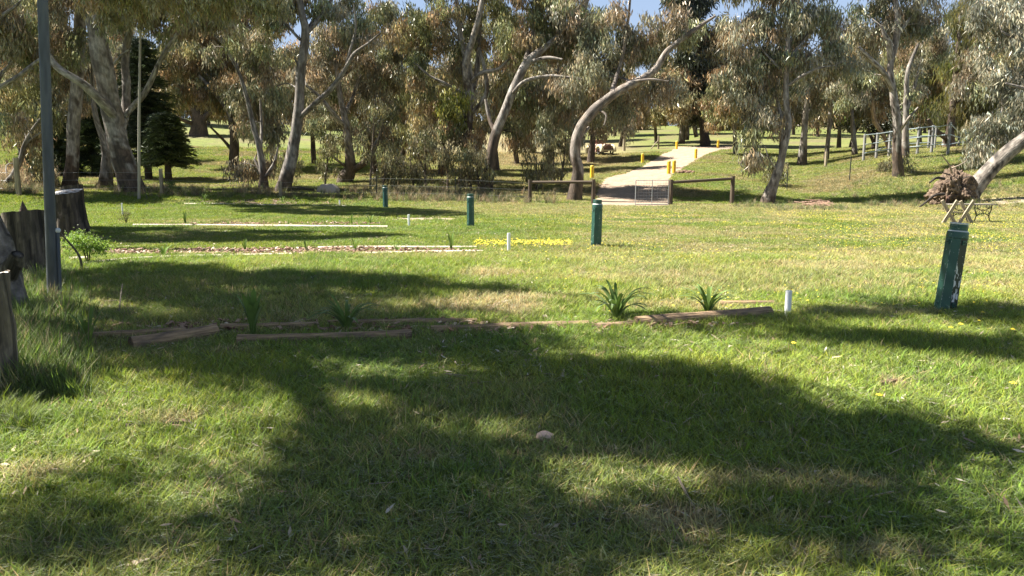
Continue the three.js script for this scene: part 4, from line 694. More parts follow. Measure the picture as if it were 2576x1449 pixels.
{
  const D = 36, b = onGround(349, D), t = thing('lamp_pole', 'thin rusty far lamp pole with tilted dark head before the huge leaning gum', 'pole', b), rust = mat(0.3, 0.27, 0.22, 0.6), top = at(353, 62, D).sub(b), mid = at(350, 290, D).sub(b);
  part('pole', rod(V(0, -0.2, 0), mid, 0.075, 14, 0.065), rust, t); part('pole', rod(mid, top, 0.06, 14, 0.05), rust, t);
  const hd = at(366, 30, D).sub(b), g = bar(top.clone().add(V(0, -0.25, 0)), hd, 0.2, 0.16); part('lamp_head', g, mat(0.05, 0.055, 0.06, 0.5), t);
  part('stay_wire', rod(at(356, 455, D).sub(b), at(373, 507, D).sub(b), 0.02, 6), mat(0.06, 0.05, 0.045, 0.7), t);
}

// stumps
function stump(label, px, py, top, widthTop, widthBase, sd, o = {}) {
  reseed(sd);
  const b = flat(px, py), D = -b.z, k = mPerPx(D), Hm = (py - top) * k, r1 = widthTop * k / 2, r0 = widthBase * k / 2; b.y = height(b.x, b.z);
  const t = thing('tree_stump', label, 'stump', b), seg = 44, rows = 26, pos = [], col = [], uv = [], idx = [];
  const rim = (a) => Hm * (1 + (o.slope || 0) * Math.cos(a - (o.dir || 0))) + 0.03 * (fbm(Math.cos(a) * 3, Math.sin(a) * 3, sd, 2) - 0.5);
  for (let i = 0; i <= rows; i++) for (let j = 0; j <= seg; j++) {
    const f = i / rows, a = (j % seg) / seg * 6.28318, fl = Math.pow(1 - f, 4) * 0.35, gro = fbm(Math.cos(a) * 4 + sd, Math.sin(a) * 4, f * 1.6, 3), fine = fbm(Math.cos(a) * 14 + sd, Math.sin(a) * 14, f * 3, 2);
    const r = lerp(r0, r1, Math.pow(f, 0.7)) * (1 + fl * (gro - 0.3) * 2 + 0.4 * (gro - 0.5) + 0.16 * (fine - 0.5)), y = -0.15 + (rim(a) + 0.15) * f;
    pos.push(Math.cos(a) * r, y, Math.sin(a) * r); uv.push(a * r0 * 2, y);
    const c = gro < 0.42 ? [0.035, 0.027, 0.022] : fine > 0.55 ? (o.pale || [0.2, 0.165, 0.13]) : (o.tone || [0.1, 0.082, 0.066]); col.push(...c);
  }
  for (let i = 0; i < rows; i++) for (let j = 0; j < seg; j++) { const a = i * (seg + 1) + j, c = a + seg + 1; idx.push(a, c, a + 1, c, c + 1, a + 1); }
  const g = new THREE.BufferGeometry(); g.setAttribute('position', new THREE.Float32BufferAttribute(pos, 3)); g.setAttribute('color', new THREE.Float32BufferAttribute(col, 3)); g.setAttribute('uv', new THREE.Float32BufferAttribute(uv, 2)); g.setIndex(idx); g.computeVertexNormals();
  part('bark', g, barkMat, t);
  const tp = [], ti = [], tc = [], last = rows * (seg + 1), R = 8; // sawn face with growth rings
  for (let r = 0; r <= R; r++) for (let j = 0; j <= seg; j++) { const q = last + j, f = r / R, x = pos[q * 3] * f * 0.97, z = pos[q * 3 + 2] * f * 0.97, y = lerp(Hm * 1.0, pos[q * 3 + 1], f) - 0.012; tp.push(x, y, z); const n = fbm(x * 9 + sd, z * 9, 2, 3), dk = n < (o.dirty ?? 0.45); const c = dk ? [0.19, 0.14, 0.11] : (r & 1) ? [0.72, 0.66, 0.6] : [0.64, 0.58, 0.52]; tc.push(...c); }
  for (let r = 0; r < R; r++) for (let j = 0; j < seg; j++) { const a = r * (seg + 1) + j, c = a + seg + 1; ti.push(a, a + 1, c, c, a + 1, c + 1); }
  const tg = new THREE.BufferGeometry(); tg.setAttribute('position', new THREE.Float32BufferAttribute(tp, 3)); tg.setAttribute('color', new THREE.Float32BufferAttribute(tc, 3)); tg.setIndex(ti); tg.computeVertexNormals();
  part('sawn_face', tg, new THREE.MeshStandardMaterial({ vertexColors: true, roughness: 0.8, side: THREE.DoubleSide }), t);
  return { t, b, Hm, r1, k };
}
stump('sawn stump with bright flat top at the left picture edge', -48, 990, 682, 170, 175, 21, { slope: 0.02, dir: 0, dirty: 0.3, tone: [0.16, 0.13, 0.1], pale: [0.3, 0.25, 0.2] });
{ const s = stump('grey stump with a jagged splinter behind the near lamp pole', 76, 696, 533, 88, 98, 22, { slope: 0.03, dir: 0.5, dirty: 0.7 }); part('splinter', new THREE.ConeGeometry(0.07, 0.2, 6).translate(0, s.Hm + 0.07, 0), barkMat.clone(), s.t).material.vertexColors = false; s.t.children[2].material.color = RGB(0.12, 0.08, 0.06); }
stump('taller dark stump with white sawn cut, right of the near lamp pole', 178, 598, 484, 74, 82, 23, { slope: 0.06, dir: -1.3, dirty: 0.52, tone: [0.085, 0.064, 0.05], pale: [0.15, 0.12, 0.095] });
{ const s = stump('dark stump standing just behind the taller sawn one', 190, 582, 470, 48, 62, 24, { slope: 0.03, dirty: 0.8, tone: [0.09, 0.07, 0.055] }); }
// old leaning trunk at the left edge
{
  reseed(41);
  const D = 8.05, b = flat(22, 792); b.y = height(b.x, b.z);
  const t = thing('leaning_trunk', 'old grey trunk with a hollow knot leaning out of the left edge', 'tree', b), bark = (q) => { const n = fbm(q.x * 9, q.y * 2.2, q.z * 9, 3), f = fbm(q.x * 30, q.y * 8, q.z * 30, 2); return n > 0.57 ? [0.04, 0.034, 0.03] : f > 0.6 ? [0.3, 0.27, 0.25] : [0.19, 0.17, 0.155]; };
  part('trunk', tube([at(28, 830, D).sub(b), at(26, 770, D).sub(b), at(12, 700, D).sub(b), at(-10, 640, D).sub(b), at(-40, 560, D).sub(b), at(-90, 440, D).sub(b), at(-190, 200, D).sub(b), at(-300, -200, D).sub(b), at(-420, -900, D).sub(b)], [0.24, 0.2, 0.175, 0.19, 0.17, 0.16, 0.15, 0.13, 0.08], 22, 0.06, bark, 0.14), barkMat, t);
  part('knot', tube([at(18, 690, D - 0.1).sub(b), at(34, 662, D - 0.16).sub(b), at(44, 640, D - 0.2).sub(b)], [0.1, 0.085, 0.06], 14, 0.03, bark, 0.1), barkMat, t);
  const m = [[], []], c = [[], []], q = new THREE.Quaternion(); // a little crown above the frame
  for (let i = 0; i < 260; i++) { const w = i & 1; q.setFromEuler(new THREE.Euler(0, rnd() * 6.28, 0)); m[w].push(new THREE.Matrix4().compose(at(-520, -1000, D).sub(b).add(V(gauss() * 1.6, gauss() * 1.2, gauss() * 1.6)), q, V(0.9, 0.9, 0.9))); c[w].push(GREY[i % 4]); }
  [GUM[0], GUM[1]].forEach((g, i) => inst('crown', g, leafMat, m[i], c[i], t));
}

// wire fence along the creek
const postWood = timber(0.27, 0.23, 0.17), pale = timber(0.42, 0.37, 0.28), steelPost = mat(0.035, 0.035, 0.03, 0.6), wireM = mat(0.35, 0.36, 0.36, 0.4, { metalness: 0.7 });
function wireFence(label, list) {
  const p0 = onGround(list[0][0], list[0][1]), t = thing('wire_fence', label, 'fence', p0); let prev = null;
  for (const [px, D, top, kind] of list) {
    const b = onGround(px, D), e = at(px, top, D), h = e.y - b.y, l = b.clone().sub(p0);
    if (kind !== 'none') part(kind === 'steel' ? 'steel_post' : 'timber_post', kind === 'steel' ? bar(l.clone().add(V(0, -0.2, 0)), l.clone().add(V(0, h, 0)), 0.05, 0.05) : rod(l.clone().add(V(0, -0.2, 0)), l.clone().add(V(0.01, h, 0)), kind === 'thick' ? 0.13 : 0.1, 12, kind === 'thick' ? 0.12 : 0.09), kind === 'steel' ? steelPost : pale, t);
    if (prev) for (const f of [0.3, 0.6, 0.9]) part('wire', rod(prev[0].clone().add(V(0, f * prev[1], 0)), l.clone().add(V(0, f * Math.min(1.25, h), 0)), 0.004, 5), wireM, t);
    prev = [l, Math.min(1.25, h)];
  }
}
wireFence('wire fence with timber and steel posts along the creek line', [[-120, 36, 400, 'thick'], [48, 36.3, 397, 'thick'], [222, 37, 420, 'none'], [408, 38, 425], [560, 38.5, 440, 'none'], [705, 38, 456, 'none'], [706, 37.6, 456], [948, 37.4, 443, 'steel'], [1147, 37.2, 446, 'steel'], [1333, 37.2, 455, 'none']]);
wireFence('wire fence of thin steel posts climbing the right bank', [[1841, 37.6, 448, 'none'], [1979, 44.5, 415, 'steel'], [2137, 46, 393, 'steel'], [2262, 48, 385, 'none'], [2400, 47, 372, 'none']]);
// timber rails each side of the gate
{
  const tw = timber(0.13, 0.1, 0.075);
  for (const [label, a, b] of [['dark timber rail fence left of the mesh gate', [1333, 37.2, 452], [1492, 36.4, 451]], ['dark timber rail fence right of the mesh gate', [1687, 36.2, 452], [1841, 37.6, 443]]]) {
    const pa = onGround(a[0], a[1]), pb = onGround(b[0], b[1]), t = thing('rail_fence', label, 'fence', pa, 'timber rail fences beside the gate'), ha = at(a[0], a[2], a[1]).y - pa.y, hb = at(b[0], b[2], b[1]).y - pb.y, l = pb.clone().sub(pa);
    part('post', rod(V(0, -0.25, 0), V(0, ha, 0), 0.095, 14, 0.09), tw, t); part('post', rod(l.clone().add(V(0, -0.25, 0)), l.clone().add(V(0, hb, 0)), 0.11, 14, 0.1), tw, t);
    part('rail', rod(V(0.06, ha - 0.13, 0.0), l.clone().add(V(-0.06, hb - 0.13, 0)), 0.075, 12), tw, t);
  }
  // mesh gate
  const g0 = onGround(1598, 36.3), g1 = onGround(1681, 36.25), t = thing('mesh_gate', 'open framed galvanised mesh gate standing at the foot of the gravel drive', 'gate', g0), e = g1.clone().sub(g0), h = at(1598, 454, 36.3).y - g0.y, galv = mat(0.42, 0.43, 0.43, 0.4, { metalness: 0.5 });
  const up = (f, y) => e.clone().multiplyScalar(f).add(V(0, y, 0));
  part('frame', mergeGeometries([rod(up(0, 0.06), up(0, h), 0.022, 10), rod(up(1, 0.06), up(1, h), 0.028, 10), rod(up(0, 0.06), up(1, 0.06), 0.02, 10), rod(up(0, h), up(1, h), 0.02, 10)]), galv, t); part('upright', rod(up(0.5, 0.06), up(0.5, h), 0.018, 10), galv, t);
  const ws = []; for (let i = 1; i < 12; i++) ws.push(rod(up(i / 12, 0.06), up(i / 12, h), 0.0035, 5)); for (let i = 1; i < 8; i++) ws.push(rod(up(0, 0.06 + i / 8 * (h - 0.06)), up(1, 0.06 + i / 8 * (h - 0.06)), 0.0035, 5)); part('wire_mesh', mergeGeometries(ws), wireM, t, { kind: 'stuff' });
}
// yellow bollards along the drive
{
  const ym = new THREE.MeshStandardMaterial({ map: tex(128, 128, (u, v) => { const k = 0.9 + 0.15 * tfbm(u, v, 8, 8, 3, 3); return [k, k, k]; }), color: RGB(0.78, 0.5, 0.03), roughness: 0.5 }), cap = mat(0.62, 0.42, 0.05, 0.5);
  [[1489, 50.5, 423, 'yellow bollard seen above the left timber rail'], [1616, 69, 392, 'yellow bollard on the left edge halfway up the drive'], [1682, 52.5, 410, 'nearer of two yellow bollards standing together above the mesh gate'], [1695, 53.2, 410, 'yellow bollard of the pair next to the brown rocks'], [1750, 70, 390, 'yellow bollard on the right edge halfway up the drive'], [1702, 84, 359, 'yellow bollard on the left at the top of the drive'], [1806, 84, 356, 'yellow bollard below the black stemmed tree at the drive top']].forEach(([px, D, top, label]) => {
    const b = onGround(px, D), h = Math.max(0.9, at(px, top, D).y - b.y), t = thing('yellow_bollard', label, 'bollard', b, 'yellow bollards along the drive');
    part('post', rod(V(0, -0.15, 0), V(0, h - 0.06, 0), 0.13, 20), ym, t); part('cap', new THREE.LatheGeometry([[0.13, 0], [0.135, 0.02], [0.12, 0.07], [0.06, 0.09], [0.0001, 0.095]].map(([x, y]) => new THREE.Vector2(x, y)), 20).translate(0, h - 0.06, 0), cap, t);
  });
  reseed(66);
  for (let i = 0; i < 6; i++) { const D = 52.6 + rr(-0.5, 0.5), b = onGround(1708 + i * 7, D), g = new THREE.IcosahedronGeometry(rr(0.16, 0.24), 2), p = g.attributes.position; for (let j = 0; j < p.count; j++) { const k = 0.7 + 0.6 * noise(p.getX(j) * 7 + i * 9, p.getY(j) * 7, p.getZ(j) * 7); p.setXYZ(j, p.getX(j) * k, p.getY(j) * k * 0.75, p.getZ(j) * k); } g.computeVertexNormals(); const m = part(numbered('rock'), g, mat(0.17, 0.1, 0.065, 0.9), scene, { label: 'brown rock in the row beside the paired yellow bollards', category: 'rock', group: 'brown rocks by the drive' }); m.position.copy(b).add(V(0, 0.1, 0)); }
}
// rusty old car
{
  const D = 80, b = onGround(1512, D); const t = thing('car_wreck', 'rusty pink and cream vintage car body under the trees', 'car', b); t.rotation.y = 0.35;
  const rust = new THREE.MeshStandardMaterial({ map: tex(128, 128, (u, v) => { const n = tfbm(u, v, 5, 5, 3, 4); const c = n > 0.55 ? [0.3, 0.14, 0.09] : [0.55, 0.34, 0.28]; return c.map((x) => Math.pow(x, 1 / 2.2)); }), roughness: 0.8, side: THREE.DoubleSide }), cream = mat(0.58, 0.5, 0.33, 0.7), dk = mat(0.03, 0.025, 0.02, 0.8), brown = mat(0.16, 0.085, 0.06, 0.8);
  const ext = (pts, d, bev) => { const s = new THREE.Shape(pts.map(([x, y]) => new THREE.Vector2(x, y))); const g = new THREE.ExtrudeGeometry(s, { depth: d, bevelEnabled: true, bevelSize: bev, bevelThickness: bev, bevelSegments: 3 }); g.translate(0, 0, -d / 2); return g; };
  // front looks towards +z, x across
  const hood = ext([[-0.42, 0.45], [0.42, 0.45], [0.46, 0.85], [0.3, 1.05], [-0.3, 1.05], [-0.46, 0.85]], 1.2, 0.06); part('bonnet', hood, rust, t).position.z = 0.9;
  part('body', ext([[-0.72, 0.35], [0.72, 0.35], [0.76, 0.95], [0.66, 1.08], [-0.66, 1.08], [-0.76, 0.95]], 2.0, 0.05), rust, t).position.z = -0.8;
  part('cabin', ext([[-0.6, 1.08], [0.6, 1.08], [0.52, 1.5], [0.36, 1.58], [-0.36, 1.58], [-0.52, 1.5]], 1.2, 0.04), brown, t).position.z = -1.0;
  part('grille', ext([[-0.32, 0.4], [0.32, 0.4], [0.36, 0.8], [0, 1.0], [-0.36, 0.8]], 0.05, 0.02), brown, t).position.z = 1.6;
  for (const s of [-1, 1]) {
    const arc = []; for (let i = 0; i <= 12; i++) { const a = -0.25 + i / 12 * 2.8; arc.push(V(0, 0.42 + Math.sin(a) * 0.48, 1.05 + Math.cos(a) * 0.6)); }
    const f = part('front_wing', tube(arc, arc.map((_, i) => 0.2), 12, 0.06, null, 0.01), cream, t); f.position.x = s * 0.74;
    const wheel = part('wheel', new THREE.TorusGeometry(0.28, 0.09, 10, 24).rotateY(Math.PI / 2), dk, t); wheel.position.set(s * 0.76, 0.34, 1.0); const w2 = part('wheel', new THREE.TorusGeometry(0.28, 0.09, 10, 24).rotateY(Math.PI / 2), dk, t); w2.position.set(s * 0.76, 0.34, -1.3);
    const arc2 = arc.map((p) => V(0, p.y, -p.z - 0.2)); const f2 = part('rear_wing', tube(arc2, arc2.map(() => 0.2), 12, 0.06, null, 0.01), cream, t); f2.position.x = s * 0.76;
    const lamp = part('headlamp', new THREE.SphereGeometry(0.13, 16, 10), cream, t); lamp.position.set(s * 0.5, 0.82, 1.5);
  }
  part('bumper', box(1.6, 0.12, 0.08, 0, 0.42, 1.78), cream, t);
}
// stock yard rails
{
  const gp = timber(0.33, 0.345, 0.36), rail = mat(0.34, 0.4, 0.42, 0.55), o = onGround(2172, 55), t = thing('stock_yard', 'grey post and pipe rail stock yard on the right rise', 'fence', o);
  const post = (px, D, top, r = 0.1) => { const b = onGround(px, D), h = at(px, top, D).y - b.y, l = b.clone().sub(o); part('post', rod(l.clone().add(V(0, -0.3, 0)), l.clone().add(V(0, h, 0)), r, 10), gp, t); return [l, h]; };
  const front = [[2172, 55, 337], [2204, 55, 334], [2236, 55, 329], [2307, 54, 319], [2343, 54, 315], [2384, 52, 307]].map((a) => post(...a)), back = [[2335, 60, 327], [2372, 64, 336], [2411, 60, 333], [2450, 61, 330], [2545, 60, 322], [2500, 62, 330], [2590, 59, 320]].map((a) => post(...a, 0.09)), mid = [[2351, 58, 318], [2245, 60, 330]].map((a) => post(...a, 0.07));
  const rails = (l, fs) => { for (let i = 0; i < l.length - 1; i++) for (const f of fs) part('rail', rod(l[i][0].clone().add(V(0, l[i][1] * f, 0.11)), l[i + 1][0].clone().add(V(0, l[i + 1][1] * f, 0.11)), 0.035, 8), rail, t); };
  rails(front.slice(0, 5), [0.3, 0.62, 0.96]); rails([front[4], front[5], back[2], back[3], back[5], back[4], back[6]], [0.32, 0.62, 0.92]); rails([front[1], mid[1], back[0], back[1], back[2]], [0.35, 0.7]);
}
{ const b = onGround(1656, 86), t = thing('strainer_post', 'timber strainer post with diagonal stay left of the drive top', 'post', b); part('post', rod(V(0, -0.2, 0), V(0, 1.5, 0), 0.11, 12), pale, t); part('stay', rod(V(-0.9, 0, 0.2), V(0, 1.0, 0), 0.06, 8), pale, t); }
{ const b = onGround(2077, 56), t = thing('timber_post', 'lone timber post near the bent gum and the yard rails', 'post', b); part('post', rod(V(0, -0.2, 0), V(0, 1.2, 0), 0.11, 12), pale, t); }
{ const b = onGround(1570, 84), t = thing('service_pole', 'pale service pole behind the rusty car', 'pole', b); part('pole', rod(V(0, -0.2, 0), V(0, 7, 0), 0.17, 12, 0.13), pale, t); }

// table on cast iron ends with a crossed leg trestle
{
  const b = flat(2440, 562), D = -b.z, k = mPerPx(D); b.y = height(b.x, b.z);
  const t = thing('iron_table', 'long table on scrolled cast iron ends beyond the peeling bollard', 'table', b), iron = mat(0.022, 0.02, 0.018, 0.5), top = timber(0.33, 0.31, 0.28), h = 0.6;
  for (let i = 0; i < 4; i++) part('slat', box(1.35, 0.03, 0.11, -0.02, h, -0.2 + i * 0.125), top, t);
  for (const s of [-0.36, 0.36]) {
    const ps = []; const S = (pts, r) => ps.push(tube(pts.map(([x, y]) => V(s + x, y, 0.02)), [r, r], 6, 0.03, null, 0.01));
    S([[-0.27, h - 0.02], [-0.25, h - 0.2], [-0.2, h - 0.36], [-0.24, 0.1], [-0.29, 0.0]], 0.016); S([[0.27, h - 0.02], [0.25, h - 0.2], [0.2, h - 0.36], [0.24, 0.1], [0.29, 0.0]], 0.016); S([[-0.21, 0.22], [-0.1, 0.29], [0, 0.31], [0.1, 0.29], [0.21, 0.22]], 0.012); S([[-0.25, h - 0.1], [0, h - 0.2], [0.25, h - 0.1]], 0.012);
    for (const x of [-0.14, 0.14]) for (const y of [h - 0.26, h - 0.07]) { const c = new THREE.TorusGeometry(0.055, 0.009, 6, 16); c.translate(s + x, y, 0.02); ps.push(c); } for (const y of [h - 0.2, h - 0.3]) { const c = new THREE.TorusGeometry(0.04, 0.009, 6, 16); c.translate(s, y, 0.02); ps.push(c); }
    part('iron_end', mergeGeometries(ps.map((g) => { const q = g.index ? g : g; q.deleteAttribute('uv'); return q; })), iron, t);
  }
  const b2 = flat(2402, 566); b2.y = height(b2.x, b2.z); const D2 = -b2.z, x = thing('trestle', 'pair of crossed timber trestle legs standing in front of the iron table', 'trestle', b2), lw = timber(0.5, 0.44, 0.34);
  const pt = (px, py, dz) => at(px, py, D2 + dz).sub(b2), foot = (p) => { p.y = 0.0; return p; };
  part('leg', bar(foot(pt(2370, 564, 0)), pt(2409, 504, -0.05), 0.095, 0.05), lw, x); part('leg', bar(foot(pt(2404, 564, 0.05)), pt(2370, 504, 0.05), 0.095, 0.05), lw, x);
  part('leg', bar(foot(pt(2410, 564, 0)), pt(2451, 504, -0.05), 0.095, 0.05), lw, x); part('leg', bar(foot(pt(2446, 564, 0.05)), pt(2416, 506, 0.05), 0.095, 0.05), lw, x);
  part('cross_rail', bar(pt(2388, 534, 0.025), pt(2431, 534, 0.025), 0.04, 0.04), lw, x);
}
// uprooted tree on the bank
{
  reseed(71);
  const D = 33.5, b = onGround(2405, D), k = mPerPx(D), t = thing('fallen_tree', 'uprooted gum with earthy root plate and trunk slanting up to the right', 'tree', b), A = (px, py, dz = 0) => at(px, py, D + dz).sub(b);
  const bark = (q) => { const n = fbm(q.x * 6, q.y * 4, q.z * 6, 3); return n > 0.58 ? [0.06, 0.05, 0.042] : n < 0.42 ? [0.42, 0.38, 0.34] : [0.26, 0.23, 0.2]; };
  part('trunk', tube([A(2425, 505), A(2450, 472), A(2485, 432), A(2525, 392), A(2576, 352), A(2660, 290), A(2760, 230)], [0.5, 0.38, 0.36, 0.33, 0.3, 0.25, 0.18], 18, 0.14, bark, 0.08), barkMat, t);
  const g = new THREE.IcosahedronGeometry(1, 24), p = g.attributes.position, col = []; const ctr = A(2404, 492); // earth clinging to the roots
  for (let i = 0; i < p.count; i++) { const x = p.getX(i), y = p.getY(i), z = p.getZ(i), n = fbm(x * 1.7 + 3, y * 1.7, z * 1.7, 4), f = fbm(x * 14, y * 14, z * 14, 3), r = 0.5 + 1.0 * n + 0.3 * (f - 0.5), sk = y > 0 ? 1 - 0.55 * y : 1.05; p.setXYZ(i, ctr.x + x * r * 1.05 * sk - y * 0.25, ctr.y + y * r * 1.15, ctr.z + z * r * 0.8); const c = f > 0.58 ? [0.2, 0.145, 0.1] : f < 0.42 ? [0.06, 0.042, 0.03] : [0.12, 0.08, 0.055]; col.push(...c); }
  g.setAttribute('color', new THREE.Float32BufferAttribute(col, 3)); g.computeVertexNormals(); part('root_plate', g, new THREE.MeshStandardMaterial({ vertexColors: true, roughness: 1 }), t);
  const dkr = () => [0.06, 0.047, 0.038], pl = () => [0.5, 0.42, 0.33];
  for (const [pts, r, c] of [[[[2375, 488, -0.9], [2350, 492, -1], [2325, 512, -1], [2302, 528, -1]], 0.07, dkr], [[[2385, 495, -0.8], [2382, 508, -0.9], [2372, 520, -0.9]], 0.09, () => [0.14, 0.075, 0.05]], [[[2375, 450, -0.7], [2355, 448, -0.9], [2338, 460, -1]], 0.07, dkr], [[[2390, 440, -0.5], [2365, 434, -0.8], [2335, 438, -1]], 0.03, dkr], [[[2395, 435, -0.4], [2388, 415, -0.6], [2368, 388, -0.7]], 0.045, pl], [[[2392, 424, -0.5], [2415, 415, -0.6], [2432, 402, -0.6], [2425, 386, -0.6]], 0.035, pl], [[[2420, 450, -0.6], [2440, 445, -1], [2450, 460, -1]], 0.03, dkr]]) part('root', tube(pts.map((q) => A(...q)), pts.map((_, i) => r * (1 - 0.7 * i / pts.length)), 8, 0.08, c, 0.12), barkMat, t);
}
// heap of dry sticks, pale mound, log by the creek
{
  reseed(72); const D = 34.6, b = onGround(2058, D), t = thing('stick_heap', 'low heap of pinkish dry sticks beside the slender grey gum', 'brushwood', b), ps = [];
  for (let i = 0; i < 110; i++) { const a = rnd() * 6.28, c = V(gauss() * 0.55, Math.abs(gauss()) * 0.22 + 0.03, gauss() * 0.4), d = V(Math.cos(a), gauss() * 0.25, Math.sin(a)).multiplyScalar(rr(0.2, 0.5)); ps.push(rod(c.clone().sub(d), c.clone().add(d), 0.013, 5, 0.008)); }
  part('sticks', mergeGeometries(ps), mat(0.42, 0.27, 0.2, 0.9), t, { kind: 'stuff' });
  const D2 = 41, b2 = onGround(826, D2), g = new THREE.SphereGeometry(1, 40, 20), p = g.attributes.position; for (let i = 0; i < p.count; i++) { const n = fbm(p.getX(i) * 2 + 2, p.getY(i) * 2, p.getZ(i) * 2, 3); p.setXYZ(i, p.getX(i) * (0.5 + 0.3 * n), Math.max(-0.2, p.getY(i)) * (0.4 + 0.3 * n), p.getZ(i) * 0.55); } g.computeVertexNormals();
  const m = part('rubble_mound', g, mat(0.38, 0.33, 0.28, 1), scene, { label: 'pale mound of rubble at the creek line before the burnt butt gum', category: 'mound' }); m.position.copy(b2);
  const b3 = onGround(760, 41.5), lg = part('fallen_branch', tube([V(-0.9, 0.12, 0), V(-0.2, 0.22, 0.1), V(0.7, 0.12, 0)], [0.1, 0.12, 0.05], 9, 0.1, darkBark, 0.15), barkMat, scene, { label: 'dark fallen branch lying left of the pale mound', category: 'branch' }); lg.position.copy(b3);
}

// ---------------------------------------------------------------- grass, flowers, litter
function tuft(n, R, h, w, lean) {
  const pos = [], nor = [], idx = [], col = [];
  for (let i = 0; i < n; i++) {
    const tone = rr(0.45, 1.6), ye = rr(0.82, 1.18);
    const a = rnd() * 6.28, r = R * Math.sqrt(rnd()), bx = Math.cos(a) * r, bz = Math.sin(a) * r, hh = h * rr(0.45, 1.25), da = rnd() * 6.28, l = lean * rr(0.3, 1.4) * hh, dx = Math.cos(da), dz = Math.sin(da), sx = -dz, sz = dx, b = pos.length / 3, ww = w * rr(0.7, 1.3);
    const nn = V(dx, 0.55, dz).normalize();
    for (const [f, wf] of [[0, 0.8], [0.5, 1], [1, 0]]) { const y = hh * (f - 0.22 * lean * f * f), o = l * f * f; const cx = bx + dx * o, cz = bz + dz * o; if (wf) { pos.push(cx + sx * ww * wf / 2, y, cz + sz * ww * wf / 2, cx - sx * ww * wf / 2, y, cz - sz * ww * wf / 2); nor.push(nn.x, nn.y, nn.z, nn.x, nn.y, nn.z); } else { pos.push(cx, y, cz); nor.push(nn.x, nn.y, nn.z); } }
    for (let j = 0; j < 5; j++) col.push(tone * ye, tone, tone * 0.9);
    idx.push(b, b + 2, b + 1, b + 1, b + 2, b + 3, b + 2, b + 4, b + 3);
  }
  const g = new THREE.BufferGeometry(); g.setAttribute('position', new THREE.Float32BufferAttribute(pos, 3)); g.setAttribute('color', new THREE.Float32BufferAttribute(col, 3)); g.setIndex(idx); g.computeVertexNormals(); return g;
}
